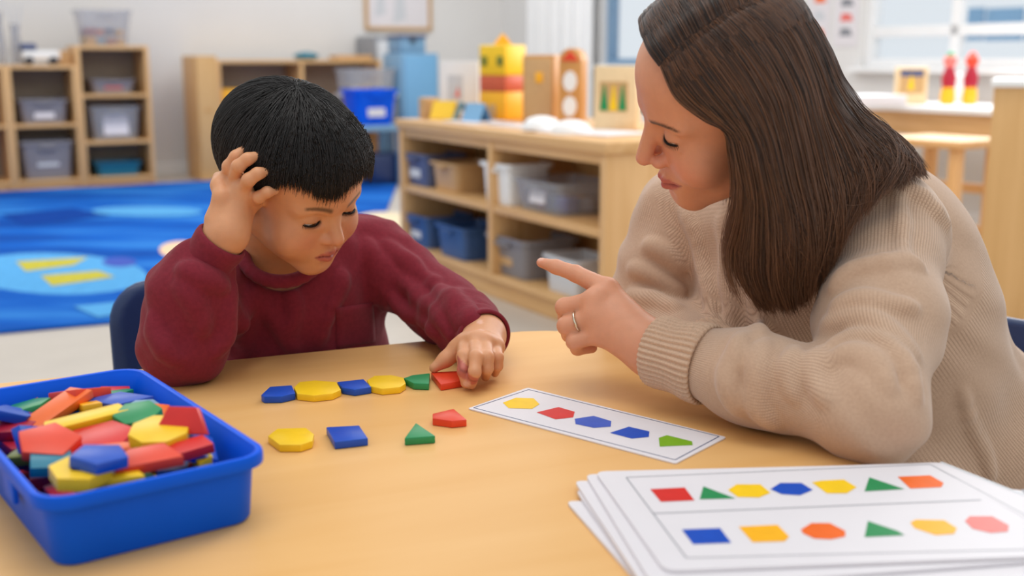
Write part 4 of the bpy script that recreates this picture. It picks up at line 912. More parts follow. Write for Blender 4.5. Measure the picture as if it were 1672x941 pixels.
# shirt
sh0 = Sdf(); torso(sh0, .004); sh0.cone(bN - bfd * .018 + np.array([0, 0, .016]), (-.297, 1.47, .62), .047, .08, .03)
sh0.chain([bSR, bER + np.array([0, 0, -.002]), P(310, 478, 1.270), P(330, 436, 1.260)], [.050, .046, .0425, .0335], .025)
sh0.chain([bSL, bEL, bEL + (bWL - bEL) * .55, bEL + (bWL - bEL) * .88], [.052, .041, .037, .031], .025)
sh = Sdf(); sh.pr = list(sh0.pr)
for pts, r in (([(382, 585), (388, 540), (404, 500), (420, 470)], .005), ([(398, 592), (402, 550), (414, 505)], .004), ([(352, 575), (366, 545), (372, 505), (378, 470)], .005), ([(300, 440), (330, 452), (366, 466)], .0045), ([(295, 470), (320, 500), (330, 540)], .004),
               ([(640, 480), (660, 505), (690, 520), (715, 545)], .005), ([(650, 455), (690, 490), (722, 515), (738, 545)], .005), ([(700, 455), (735, 495), (752, 530)], .004), ([(735, 480), (765, 510), (772, 535)], .004), ([(622, 420), (632, 455), (628, 500)], .005),
               ([(600, 395), (612, 440), (612, 490)], .004), ([(420, 480), (455, 530), (480, 575)], .004), ([(560, 450), (545, 490), (520, 560)], .0035), ([(470, 455), (480, 500), (475, 540)], .003), ([(630, 400), (665, 425), (690, 450)], .004), ([(250, 520), (262, 555), (285, 585)], .004)):
    ridge(sh, sh0, dense(pts, 8), r * 1.5, .014, sink=.35)
def wob(p): return .0011 * np.sin(p @ np.array([60, 40, 90]) + 2 * np.sin(p @ np.array([35, -50, 20]))) + .0006 * np.sin(p @ np.array([-130, 90, 60]) + 1.5 * np.sin(p @ np.array([50, 80, -60])))
sh.func(wob, (-.28, 1.4, .6), 1.0, 0, 'd')
nb = bN + np.array([.02, -.035, -.006]); nax = nrm(np.array([.12, -.50, .86]))
sh.cone(nb + nax * .004, nb + nax * .09, .046, .06, .006, 's'); sh.cone(BH.w((0, .030, -.055)), bN, .044, .044, .002, 's')
o = surf('shirt', sh, (-.49, 1.15, .40), (.02, 1.62, .75), .0026, 'maroon'); kid(o, boy); shirt = o
def subk(o):
    o.parent = shirt; return o                                                       # the shirt itself keeps world coordinates
ax_ = nrm(bWR - bER); subk(cuff('cuff', P(324, 447, 1.262), P(364, 391, 1.249), .0305, .0285, None, 'maroon', 0))
subk(cuff('cuff', bEL + (bWL - bEL) * .80, bEL + (bWL - bEL) * 1.04, .0335, .0315, None, 'maroon', 0))
cf = Sdf(); Fm = frame_z(nax); ring = [nb + Fm @ np.array([.0455 * math.cos(a), .050 * math.sin(a), .003]) for a in np.linspace(0, 2 * math.pi, 25)]
cf.chain(ring, [.0085] * 25, .001, flat=(Fm[:, 0], 1.0))
subk(surf('collar', cf, nb - .08, nb + .08, .002, 'maroon'))
subk(patch('pocket', sh, [(548, 503), (609, 494), (613, 558), (549, 570)], 10, 10, .0028, None, 'maroon'))
# trousers and shoes under the table
jf = Sdf(); jf.cone((-.285, 1.495, .42), (-.285, 1.495, .385), .112, .118, .03, flat=(bfd, .8))
for s_ in (-1, 1):
    hp = np.array([-.285, 1.495, .385]) + bld * .055 * s_; kn = hp + bfd * .25 + np.array([0, 0, -.01]); ak = kn + bfd * .02 + np.array([0, 0, -.285]); jf.chain([hp, kn, ak], [.062, .048, .038], .02)
kid(surf('trousers', jf, (-.46, 1.1, .04), (.02, 1.64, .52), .006, 'denim', None, minv=50), boy)
for s_ in (-1, 1):
    sf = Sdf(); c = np.array([-.285, 1.495, .0]) + bld * .055 * s_ + bfd * .27; sf.cone(c + np.array([0, 0, .035]), c + bfd * .09 + np.array([0, 0, .028]), .034, .028, .01); sf.cone(c + np.array([0, 0, .035]), c + np.array([0, 0, .085]), .034, .034, .01); sf.func(lambda p: p[:, 2] - .004, c, .3, .003, 's')
    kid(surf('shoe', sf, c + np.array([-.16, -.16, 0]), c + np.array([.16, .16, .13]), .005, 'black', None, minv=30), boy)
plastic_chair('plastic_chair', 'small navy plastic chair with the maroon-shirted child on it', (-.332, 1.492, 0), bfd, .285, .36, .222)
# hair
cap = Sdf(); cap.pr = list(bHV.pr); cap.func(lambda p: (lambda q: (q[:, 2] - zlim_boy(q) - .006) * BH.s)(BH.loc(p)), BH.o, .3, .012, 's')
v, q = polygonise(cap, BH.o - .16, BH.o + .16, .003); v, q, _ = keep_big(v, q, 300)
hair = obj('hair', mesh_from('hair', v, q), 'hair_black_mass'); kid(hair, boy)
def boy_strands(N):
    r = v[RNG.integers(0, len(v), N)]; ql = BH.loc(r); keep = ql[:, 2] > zlim_boy(ql) - .0; r = r[keep]; ql = ql[keep]; n = len(r)
    r = r + RNG.normal(0, .0012, r.shape); wh = np.array([.012, .050, .135]); dl = ql - wh; dl[:, 2] -= .25 * np.linalg.norm(dl, axis=1); d = nrm_rows(dl @ BH.R.T) + RNG.normal(0, .17, (n, 3))
    off = RNG.uniform(-.002, .0035, n); down = -BH.R[:, 2]
    pth = walk(bHV, r, nrm_rows(d), 15, .0048, off, .16, down, stick=.01); out = []
    ln = RNG.integers(9, 16, n); jit = RNG.normal(0, .010, n)
    cl = np.round(np.arctan2(BH.loc(pth[:, -1])[:, 0], -BH.loc(pth[:, -1])[:, 1]) * 14); jit = jit * .55 + .011 * np.sin(cl * 12.9898)
    for i in range(n):
        qq = BH.loc(pth[i]); bad = np.where(qq[:, 2] < zlim_boy(qq) - .006 + jit[i])[0]; e = min(ln[i], bad[0] if len(bad) else 99)
        if e >= 3: out.append(pth[i][:e])
    return out
def nrm_rows(a): return a / (np.linalg.norm(a, axis=1, keepdims=True) + 1e-9)
hs_ = strands('hair_strands', boy_strands(22000), .00031, 'hair_black', None)
hs_.parent = hair

# ------------------------------------------------------------------ the woman
WH = Head((.737, .0923, -1.3171), (.2208, 1.1855, .8752), 1.0)
wS1, wS2 = P(1444, 378, 1.25), P(1118, 352, 1.46)
wfd = nrm(np.array([(wS2 - wS1)[1], -(wS2 - wS1)[0], 0])); wfd = -wfd if wfd[0] > 0 else wfd; wld = np.array([-wfd[1], wfd[0], 0]); 
woman = thing('person', 'woman in beige knitted sweater leaning on the table and pointing', 'person', (.56, 1.43, .31), math.atan2(wfd[1], wfd[0]))
def kidw(o):
    mi = (Matrix.Translation(woman.location) @ Matrix.Rotation(woman.rotation_euler[2], 4, 'Z')).inverted(); o.parent = woman; o.matrix_parent_inverse = mi; return o
def under(o, par): o.parent = par; return o
wE1, wW1 = P(1428, 673, 1.042), P(1066, 571, 1.195)
wE2, wW2, wK2 = P(1042, 520, 1.46), P(1190, 592, 1.27), P(1262, 618, 1.19)
wC1, wC2, wC3 = (wS1 + wS2) / 2 + np.array([.06, .05, -.06]), np.array([.474, 1.43, .53]), np.array([.570, 1.44, .41])
wN = np.array([.325, 1.325, .775])
def wtorso(f, dr, k=.04):
    f.cone(wC1 + wfd * .06 + np.array([0, 0, -.05]), wC2 + wfd * .07, .100 + dr, .115 + dr, k)
    f.cone(wC1, wC2, .150 + dr, .130 + dr, k, flat=(wfd, .84)); f.cone(wC2, wC3, .130 + dr, .165 + dr, k, flat=(wfd, .82))
    f.chain([P(1436, 412, 1.38), P(1450, 505, 1.39), P(1466, 600, 1.41)], [.103 + dr, .113 + dr, .118 + dr], k)
    f.cone(wC3 + np.array([-.02, -.01, .01]), wC3 + wfd * .15 + np.array([0, 0, -.01]), .13 + dr, .11 + dr, k, flat=((0, 0, 1), .75))
    f.cone(wS1 + np.array([0, 0, -.006]), wS2 + np.array([0, 0, -.006]), .052 + dr, .052 + dr, k); f.cone(wN, wC1, .050 + dr, .09 + dr, k)
    f.cone(wN + np.array([.045, .02, -.035]), wC1 - wfd * .055 + np.array([0, 0, -.01]), .06 + dr, .10 + dr, k)
ws = Sdf(); face(WH, ws, False); ws.cone(WH.w((0, .030, -.05)), wN, .050, .052, .03); wtorso(ws, -.014)
ws.chain([wS1, wE1, wW1], [.042, .036, .026], .02); ws.chain([wS2, wE2, wW2], [.042, .036, .025], .02)
wm = [P(992, 473, 1.232), P(971, 492, 1.222), P(971, 517, 1.218), P(977, 545, 1.218)]
wf = [[wm[0], P(940, 447, 1.255), P(908, 436, 1.268), P(884, 429, 1.277)],
      [wm[1], P(922, 502, 1.238), P(924, 517, 1.268), P(950, 520, 1.272)],
      [wm[2], P(925, 532, 1.228), P(930, 546, 1.258), P(956, 545, 1.262)],
      [wm[3], P(938, 558, 1.222), P(943, 569, 1.245), P(966, 568, 1.252)]]
hand(ws, wW1, .0245, wm, wf, [[.0118, .0092, .0080, .0056]] + [[.0115, .0100, .0088, .0070]] * 2 + [[.0105, .0088, .0076, .0062]], .0115, thumb=[wW1 + np.array([-.01, .015, .01]), P(1006, 500, 1.26), P(968, 500, 1.28), P(940, 498, 1.285)], trad=[.016, .0125, .0100, .0075])
hand(ws, wW2, .0225, [wK2 + np.array([-.02, .01, .004]), wK2, wK2 + np.array([.02, -.01, .002])], [[wK2 + np.array([-.02, .01, .004]), wK2 + np.array([.02, -.05, -.005])], [wK2, wK2 + np.array([.04, -.05, -.006])], [wK2 + np.array([.02, -.01, .002]), wK2 + np.array([.055, -.05, -.006])]], [[.009, .007]] * 3, .011)
base_w = S(214, 150, 116)
colw = skin_col(WH, False, base_w, S(186, 92, 88), S(222, 134, 112), (S(60, 40, 30), .95), [(wf[0][3], nrm(np.array([-.2, -.5, .9])))])
o = surf('body', ws, (.02, .90, .36), (.70, 1.60, 1.02), .0026, 'skin', None, {'Col': colw}); kidw(o)
eyes(WH, None, False)
for o in [o for o in COL.objects if o.name.split('.')[0] in ('eye', 'eyelashes') and o.parent is None]: kidw(o)
# sweater
sw0 = Sdf(); wtorso(sw0, .006)
ch1 = [wS1, wS1 * .45 + wE1 * .55, wE1, wE1 * .5 + wW1 * .5, wE1 * .12 + wW1 * .88]; r1 = [.063, .059, .043, .042, .034]
ch2 = [wS2, wS2 * .5 + wE2 * .5, wE2, wW2 * .9 + wE2 * .1]; r2_ = [.058, .050, .043, .034]
sw0.chain(ch1, r1, .03); sw0.chain(ch2, r2_, .03)
sw = Sdf(); sw.pr = list(sw0.pr)
for pts, r, sb in (([(1348, 352), (1385, 318), (1440, 303), (1500, 320), (1545, 365)], .0055, 0), ([(1362, 470), (1395, 442), (1470, 428), (1500, 436)], .005, 0), ([(1362, 583), (1398, 567), (1436, 582), (1464, 622)], .0035, 1), ([(1225, 558), (1214, 600), (1216, 655)], .0025, 1), ([(1466, 312), (1476, 425)], .0028, 0),
                   ([(1352, 572), (1395, 553), (1440, 566), (1478, 605), (1496, 650)], .0095, 2), ([(1362, 592), (1398, 580), (1432, 598), (1452, 634)], .009, 2), ([(1350, 530), (1400, 520), (1450, 540), (1490, 580)], .005, 0), ([(1365, 500), (1420, 488), (1490, 505)], .004, 0),
                   ([(1212, 553), (1196, 590), (1192, 640), (1205, 672)], .008, 2), ([(1250, 560), (1236, 605), (1240, 660), (1262, 690)], .008, 2), ([(1300, 570), (1290, 605), (1298, 650)], .006, 2), ([(1336, 578), (1330, 615), (1350, 650)], .0045, 0),
                   ([(1570, 640), (1588, 700), (1608, 745), (1618, 780)], .003, 0), ([(1120, 345), (1150, 430), (1165, 520)], .006, 0), ([(1180, 360), (1190, 440), (1195, 520)], .006, 0), ([(1225, 450), (1240, 500), (1240, 545)], .005, 0),
                   ([(1035, 440), (1070, 452), (1110, 475)], .005, 0), ([(1030, 480), (1065, 490), (1105, 505)], .005, 0), ([(1060, 400), (1085, 415), (1112, 440)], .004, 0)):
    ridge(sw, sw0, dense(pts, 10), r, .007 if sb == 1 else .011 if sb else .014, sub=sb == 1, sink=.35 if sb else .3)
sw.func(lambda p: .0012 * np.sin(p @ np.array([50, 40, 80]) + 2 * np.sin(p @ np.array([30, -45, 25]))), (.35, 1.3, .6), 1.0, 0, 'd')
sw.cone(wN + np.array([-.012, -.02, .005]), WH.w((0, .02, -.09)), .060, .066, .006, 's')
kn = knit_attr([(ch1, r1, wfd * 1.0), (ch2, r2_, wfd), ([wC3, wC2, wC2 + nrm(wC1 - wC2) * .6], [.13, .12, .12], wfd)])
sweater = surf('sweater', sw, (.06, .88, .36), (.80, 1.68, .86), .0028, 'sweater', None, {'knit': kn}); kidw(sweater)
under(cuff('cuff', wE1 * .28 + wW1 * .72, wE1 * .015 + wW1 * .985, .0395, .0345, None, 'rib', 40, th=.004), sweater)
under(cuff('cuff', wE2 * .25 + wW2 * .75, wW2, .037, .034, None, 'rib', 40, th=.004), sweater)
ng = wN + np.array([-.004, -.012, -.006]); na = nrm(WH.w((0, .03, -.06)) - wN); Fn = frame_z(na); nk = Sdf(); nk.chain([ng + Fn @ np.array([.066 * math.cos(a), .070 * math.sin(a), .0]) for a in np.linspace(0, 2 * math.pi, 25)], [.009] * 25, .001)
under(surf('collar', nk, ng - .1, ng + .1, .0025, 'rib'), sweater)
# ring
rp_, rq = wf[2][0] * .40 + wf[2][1] * .60, nrm(wf[2][1] - wf[2][0]); Fr = frame_z(rq); bm = BM(); bm_tube(bm, [rp_ + Fr @ np.array([.0118 * math.cos(a), .0118 * math.sin(a), 0]) for a in np.linspace(0, 2 * math.pi, 33)], .0013, 8, cap=False); bmesh.ops.remove_doubles(bm, verts=bm.verts, dist=1e-5)
tag(obj('finger_ring', bm, 'gold', None, smooth='full'), 'plain pale metal ring on finger of the pointing hand', 'ring')
# trousers and shoes below the table
tf = Sdf(); tf.cone(wC3 + np.array([0, 0, .01]), wC3 + np.array([0, 0, -.04]), .150, .150, .03, flat=(wfd, .8))
for s_ in (-1, 1):
    hp = wC3 + wld * .085 * s_ + np.array([0, 0, -.045]); kn_ = hp + wfd * .36 + np.array([0, 0, .01]); ak = kn_ + wfd * .05 + np.array([0, 0, -.31]); tf.chain([hp, kn_, ak], [.062, .050, .040], .02)
kidw(surf('trousers', tf, wC3 + np.array([-.62, -.55, -.40]), wC3 + np.array([.30, .30, .16]), .008, 'trousers', None, minv=50))
for s_ in (-1, 1):
    sf = Sdf(); c = (wC3 + wld * .085 * s_ + wfd * .41) * np.array([1, 1, 0]); sf.cone(c + np.array([0, 0, .04]), c + wfd * .15 + np.array([0, 0, .032]), .042, .034, .01); sf.cone(c + np.array([0, 0, .04]), c + np.array([0, 0, .085]), .040, .040, .01); sf.func(lambda p: p[:, 2] - .004, c, .4, .003, 's')
    kidw(surf('shoe', sf, c + np.array([-.24, -.24, 0]), c + np.array([.24, .24, .14]), .007, 'black', None, minv=30))
plastic_chair('plastic_chair', 'navy plastic chair behind the woman at right picture edge', (.575, 1.445, 0), wfd, .27, .42, .185)
# hair: a cap on the head, then long strands from the part that slide over head and shoulder and hang
whv = Sdf(); WH.ell(whv, (0, .008, .037), (.082, .091, .085), .02); WH.ell(whv, (0, -.026, .044), (.069, .061, .060), .03)
def zlim_w(q):
    az = np.abs(np.degrees(np.arctan2(q[:, 0], -(q[:, 1] - .02)))); return np.interp(az, [0, 25, 45, 62, 74, 84, 100, 180], [.090, .084, .070, .046, .008, -.045, -.085, -.095])
wcap = Sdf(); WH.ell(wcap, (0, .008, .037), (.079, .088, .082), .02); WH.ell(wcap, (0, -.026, .044), (.0665, .0585, .0575), .03); wcap.func(lambda p: (lambda q: (q[:, 2] - zlim_w(q) - .002) * WH.s)(WH.loc(p)), WH.o, .3, .012, 's')
wcap.cone(WH.w((.018, -.095, .10)), WH.w((.012, .02, .140)), .0035, .0035, .006, 's')
cv, cq = polygonise(wcap, WH.o - .17, WH.o + .17, .003); cv, cq, _ = keep_big(cv, cq, 300); whair = obj('hair', mesh_from('hair', cv, cq), 'hair_brown_mass'); kidw(whair)
PARTX = .016
fsk = Sdf(); face(WH, fsk, False)
def gy(x, y, Y): r = ray(x, y); return C0 + r * (Y / r[1])                          # point of a pixel ray at world depth Y
def gh(x, y, off=.003):                                                             # point just above the hair volume
    p = hit(whv, x, y)
    if p is None: ds = np.linspace(.95, 1.4, 240); p = P(x, y, ds[np.argmin(whv(np.array([P(x, y, d) for d in ds])))])
    return p - nrm(ray(x, y)) * off
def gl(*q):                                                                         # head-local point pushed onto the hair volume
    p = WH.w(q)[None]
    for _ in range(12): p = p - (whv(p) - .003)[:, None] * grad(whv, p, 1e-3)
    return p[0]
def lock(head_px, hang, dy0=0.0):                                                   # over the head, then hanging from its widest point
    h_ = [gh(*q) for q in head_px]; k = int(np.argmin([p[1] for p in h_])); Y = h_[k][1] - .003 + dy0
    h_ = h_[:k + 1] + [gy(*q, Y) for q in head_px[k + 1:]]; return h_ + [gy(x, y, Y + d) for x, y, d in hang]
near = [
    lock([(1080, 107), (1104, 158), (1148, 193), (1186, 212)], [(1200, 250, .0), (1208, 300, .003), (1206, 345, .012), (1196, 400, .028), (1212, 460, .036), (1246, 512, .040)]),
    lock([(1096, 90), (1128, 145), (1170, 190), (1204, 222)], [(1218, 265, .0), (1228, 320, .003), (1226, 375, .012), (1222, 430, .026), (1240, 480, .036), (1262, 518, .042)]),
    lock([(1120, 68), (1160, 125), (1200, 180), (1228, 228)], [(1242, 280, .0), (1254, 340, .004), (1256, 400, .013), (1258, 450, .026), (1270, 490, .036), (1284, 518, .042)]),
    lock([(1150, 46), (1196, 100), (1236, 165), (1260, 228)], [(1274, 290, .0), (1288, 350, .004), (1294, 410, .014), (1294, 455, .026), (1298, 488, .034), (1304, 512, .04)]),
    lock([(1180, 26), (1232, 82), (1272, 150), (1292, 220)], [(1306, 290, .001), (1320, 350, .006), (1324, 400, .016), (1322, 440, .026), (1320, 470, .034), (1322, 498, .038)]),
    lock([(1208, 12), (1262, 66), (1302, 140), (1322, 210)], [(1338, 280, .003), (1350, 335, .009), (1352, 380, .019), (1348, 415, .028), (1343, 445, .034), (1340, 472, .038)]),
    lock([(1230, 2), (1288, 54), (1324, 130), (1342, 200)], [(1360, 260, .006), (1374, 310, .013), (1377, 345, .021), (1372, 375, .028), (1365, 400, .033), (1360, 425, .036)]),
    lock([(1252, -8), (1302, 44), (1334, 112), (1356, 176)], [(1384, 228, .016), (1404, 270, .018), (1410, 300, .022), (1406, 325, .026), (1398, 345, .03), (1392, 362, .032)]),
    lock([(1268, -14), (1306, 36), (1338, 100), (1361, 158)], [(1392, 206, .034), (1430, 246, .034), (1448, 270, .034), (1450, 290, .034), (1444, 308, .035), (1436, 322, .036)]),
    lock([(1276, -18), (1314, 30), (1346, 88), (1368, 142)], [(1400, 188, .052), (1444, 226, .056), (1470, 250, .056), (1486, 268, .055), (1494, 284, .054), (1496, 298, .054)]),
    lock([(1280, -22), (1318, 24), (1352, 80), (1373, 132)], [(1406, 178, .078), (1452, 212, .088), (1482, 238, .092), (1500, 258, .094), (1512, 274, .095), (1520, 288, .096)]),
    [gl(.016, .06, .13), gy(1316, 20, 1.215), gy(1352, 76, 1.228), gy(1374, 130, 1.245), gy(1398, 172, 1.275), np.array([.395, 1.335, .840]), np.array([.430, 1.350, .818]), np.array([.452, 1.360, .795]), np.array([.470, 1.366, .770]), np.array([.480, 1.370, .745])]]
far = []
for rx, ry in ((1077, 106), (1093, 89), (1117, 67), (1147, 45), (1177, 25), (1205, 11), (1236, -2)):
    r0_ = WH.loc(gh(rx, ry)); y = float(r0_[1]); t_ = float(np.clip((y + .08) / .145, 0, 1)); fx = WH.w((-.086 + .01 * t_, -.0 + .062 * t_ + .014 * (1 - t_), -.05)); e_ = np.array([.012 * math.sin(9 * t_), .01, 0])
    far.append([gh(rx, ry), gl(r0_[0] - .026, y + .003, r0_[2] + .004), gl(-.052, y + .012 - .25 * max(0, -y - .05), .105), gl(-.080, y * .55 + .010, .062), gl(-.088, y * .45 + .018, .01), fx, fx + e_ * .3 + np.array([0, .006, -.035]), fx + e_ * .6 + np.array([0, .012, -.07]), fx + e_ + np.array([0, .016, -.10]), fx + e_ + np.array([.0, .018, -.125 - .02 * math.sin(7 * t_)])])
far.append([gl(.008, .06, .13), gl(-.03, .095, .085), gl(-.036, .112, .03), gl(-.04, .108, -.02), WH.w((-.05, .105, -.06)), np.array([.36, 1.40, .815]), np.array([.385, 1.42, .79]), np.array([.40, 1.43, .765]), np.array([.41, 1.435, .745]), np.array([.415, 1.44, .72])])
far.append(near[-1])
def sheet_strands(guides, N, tint0, nclump, thick, back=0.0):
    G = np.array([dense(g, 34) for g in guides]); K = len(G); out, tint = [], []
    cs = RNG.random(nclump) * (K - 1); ct = RNG.normal(0, .24, nclump); ce = np.abs(RNG.normal(0, .09, nclump)); cph = RNG.uniform(0, 6.28, nclump); coff = RNG.normal(0, 1, (nclump, 3))
    for i in range(N):
        c = RNG.integers(nclump); tt = np.linspace(0, 1, 34); s0 = RNG.random() * (K - 1) if RNG.random() < .25 else np.clip(cs[c] + RNG.normal(0, .16), 0, K - 1); s1 = np.clip(cs[c] + (s0 - cs[c]) * .55, 0, K - 1)
        sv = s0 + (s1 - s0) * ss(tt, .35, 1.0); k = np.minimum(sv.astype(int), K - 2); u = (sv - k)[:, None]; idx = np.arange(34)
        p = G[k, idx] * (1 - u) + G[k + 1, idx] * u
        layer = RNG.random() ** 1.5; free = ss(tt, .12, .5)[:, None]
        p = p + np.array([0, 1, 0]) * (layer * thick * free) + coff[c] * .0035 * ss(tt, .35, 1)[:, None] + RNG.normal(0, .0016, 3) * free + RNG.normal(0, .0007, 3)
        p = p + (.0022 * ss(tt, .3, 1.0) * np.sin(tt * 11 + cph[c]))[:, None] * np.array([1, .4, 0])
        e = int(34 * (1 - abs(RNG.normal(0, .05)) - ce[c])); p = p[:max(e, 20)]
        # never inside the head
        v = whv(p); g_ = None
        bad = v < .0008
        if bad.any() : 
            gg = grad(whv, p[bad], 1e-3); p[bad] = p[bad] + gg * (np.minimum(.0008 + .003 * RNG.random() - v[bad], .02))[:, None]
        out.append(p); tint.append(np.clip(tint0 + ct[c] + RNG.normal(0, .1), 0, 1))
    return out, tint
o1, t1 = sheet_strands(near, 25000, .30, 220, .026); o2, t2 = sheet_strands(far, 8000, .26, 80, -.012)
ws_ = strands('hair_strands', o1 + o2, .00036, 'hair_brown', None, t1 + t2, .35); under(ws_, whair)

# ------------------------------------------------------------------ pattern blocks on the table
def cb(x, y): return (400 + x * .4785, 560 + y * .4785)                            # from the enlarged crop back to the photograph
BT = .0075
def flat_block(name, label, pts, mat, group=None):
    q = [T(*cb(*p), TZ + BT)[:2] for p in pts]; c = np.mean(q, 0); b = BM(); bm_prism(b, [tuple(p - c) for p in q], 0, BT, .0009)
    return tag(obj(name, b, mat, None, (c[0], c[1], TZ + .0002), smooth=True), label, 'block', group)
flat_block('pentagon_block', 'dark blue five-sided block at left end of the block row', [(55, 178), (85, 150), (160, 145), (172, 172), (125, 183), (66, 184)], 'blue')
flat_block('octagon_block', 'larger yellow octagon block between the two dark blue blocks', [(167, 152), (185, 134), (240, 128), (312, 134), (328, 160), (300, 173), (235, 180), (178, 174)], 'yellow')
flat_block('trapezoid_block', 'dark blue four-sided block between the two yellow octagons of row', [(314, 134), (405, 124), (431, 151), (374, 160), (332, 153)], 'blue')
flat_block('octagon_block', 'smaller yellow octagon block left of the green triangle in row', [(416, 128), (440, 113), (500, 110), (541, 119), (549, 138), (530, 151), (468, 157), (426, 148)], 'yellow')
flat_block('triangle_block', 'green triangle block next to the red block under child fingers', [(541, 121), (572, 110), (631, 104), (628, 140), (575, 138)], 'green')
flat_block('square_block', 'red block held down by the fingers of the child', [(634, 101), (733, 96), (752, 128), (668, 142)], 'vermilion')
flat_block('octagon_block', 'yellow octagon block lying alone beside the blue bin corner', [(78, 318), (110, 293), (208, 290), (236, 312), (230, 335), (190, 348), (118, 348)], 'yellow')
flat_block('square_block', 'blue square block lying alone below the block row', [(277, 288), (390, 282), (420, 326), (306, 339)], 'blue')
flat_block('triangle_block', 'green triangle block lying alone below the red block', [(583, 273), (650, 318), (544, 326)], 'green')
flat_block('pentagon_block', 'orange-red five-sided block lying alone near the pattern strip', [(640, 242), (712, 225), (757, 262), (706, 267), (640, 258)], 'vermilion')

# ------------------------------------------------------------------ printed pattern cards
def card(name, label, corners, z, th, r, prints, lines, mats, back='p_lightgrey'):
    q = np.array([T(x, y, z + th)[:2] for x, y in corners]); c = q.mean(0); b = BM(); n = len(q); poly = []
    for i in range(n):
        p0, p1, p2 = q[i - 1], q[i], q[(i + 1) % n]; u = (p0 - p1) / np.linalg.norm(p0 - p1); v_ = (p2 - p1) / np.linalg.norm(p2 - p1); a, e = p1 + u * r, p1 + v_ * r
        for t in np.linspace(0, 1, 5): poly.append((a * (1 - t) ** 2 + 2 * p1 * t * (1 - t) + e * t * t) - c)
    bm_prism(b, poly, 0, th, .0, 0)
    for pts, mi in prints: bm_face(b, [tuple(T(x, y, z + th)[:2] - c) + (th + .00025,) for x, y in pts], mi)
    for (p0, p1, w_, mi) in lines:
        a, e = T(*p0, z + th)[:2] - c, T(*p1, z + th)[:2] - c; nn_ = np.array([-(e - a)[1], (e - a)[0]]) / np.linalg.norm(e - a) * w_
        bm_face(b, [tuple(a - nn_) + (th + .00018,), tuple(e - nn_) + (th + .00018,), tuple(e + nn_) + (th + .00018,), tuple(a + nn_) + (th + .00018,)], mi)
    return tag(obj(name, b, mats, None, (c[0], c[1], z)), label, 'card')
cbl = lambda L: [cb(*p) for p in L]
card('pattern_strip', 'narrow white pattern strip with five coloured shapes on the table', [(862, 633), (764, 667), (1103, 757), (1186, 714)], TZ + .0002, .0012, .003,
     [(cbl([(880, 205), (925, 188), (985, 190), (1005, 210), (980, 226), (900, 224)]), 1), (cbl([(995, 238), (1070, 220), (1125, 236), (1120, 255), (1060, 262)]), 2), (cbl([(1125, 260), (1190, 250), (1250, 268), (1248, 287), (1190, 291), (1128, 278)]), 3),
      (cbl([(1245, 308), (1310, 287), (1380, 303), (1378, 322), (1320, 328)]), 4), (cbl([(1412, 325), (1440, 316), (1525, 337), (1528, 350), (1415, 355)]), 5)],
     [(cb(780, 222), cb(968, 160), .0006, 6), (cb(968, 160), cb(1618, 320), .0006, 6), (cb(1618, 320), cb(1468, 400), .0006, 6), (cb(780, 222), cb(1468, 400), .0006, 6)], ['paper', 'p_yellow', 'p_red', 'p_royal', 'p_blue', 'p_lime', 'p_slate'])
def c8(x, y): return (900 + x * .4617, 720 + y * .4617)
z0 = TZ + .0002
def sheet(label, cs, z, edge): card('pattern_card', label, cs, z, .0022, .008, [], [(cs[0], cs[3], .0016, 1)], ['paper', edge])
sheet('white card with yellow-green edge at the bottom of the card stack', [(1480, 830), (924, 818), (1076, 990), (1760, 990)], z0, 'p_lime')
sheet('white card with tan edge, second from the bottom of the stack', [(1500, 800), (940, 800), (1070, 985), (1740, 985)], z0 + .0026, 'p_tan')
sheet('white card with grey edge in the middle of the stack', [(1670, 800), (938, 785), (1062, 975), (1800, 960)], z0 + .0052, 'p_grey')
sheet('wide white card poking out right under the top card', [(1536, 755), (956, 775), (1070, 962), (1900, 900)], z0 + .0078, 'p_lightgrey')
zt_ = z0 + .0104; c8l = lambda L: [c8(*p) for p in L]
card('pattern_card', 'top white card of the stack printed with two rows of shapes', [(1519, 757), (972, 770), (1086, 932), (1770, 905)], zt_, .0022, .010,
     [(c8l([(350, 172), (472, 166), (507, 212), (388, 217)]), 1), (c8l([(538, 162), (652, 205), (525, 208)]), 2), (c8l([(625, 175), (655, 155), (740, 155), (775, 185), (735, 202), (660, 200)]), 3), (c8l([(775, 172), (810, 150), (885, 150), (925, 175), (880, 194), (815, 190)]), 4),
      (c8l([(922, 148), (955, 142), (1035, 138), (1080, 165), (1045, 187), (975, 187)]), 3), (c8l([(1125, 130), (1250, 172), (1108, 180)]), 2), (c8l([(1225, 128), (1340, 123), (1388, 150), (1380, 165), (1270, 170)]), 5),
      (c8l([(462, 315), (597, 310), (637, 362), (502, 367)]), 4), (c8l([(663, 305), (800, 298), (842, 340), (825, 357), (712, 360)]), 6), (c8l([(883, 315), (920, 292), (985, 292), (1040, 320), (1040, 340), (990, 350), (930, 347), (890, 328)]), 5), (c8l([(1120, 285), (1225, 320), (1250, 335), (1108, 342)]), 2),
      (c8l([(1270, 290), (1290, 280), (1390, 282), (1435, 310), (1425, 330), (1360, 335), (1285, 310)]), 6), (c8l([(1463, 285), (1480, 268), (1560, 268), (1618, 300), (1615, 322), (1555, 327), (1490, 312)]), 7)],
     [(c8(265, 130), c8(1340, 84), .0005, 8), (c8(265, 130), c8(478, 415), .0005, 8), (c8(360, 258), c8(1520, 210), .0007, 8), (c8(478, 415), c8(1690, 385), .0005, 8), (c8(1340, 84), c8(1690, 270), .0005, 8)],
     ['paper', 'p_red', 'p_green', 'p_yellow', 'p_blue', 'p_orange', 'p_amber', 'p_pink', 'p_grey'])

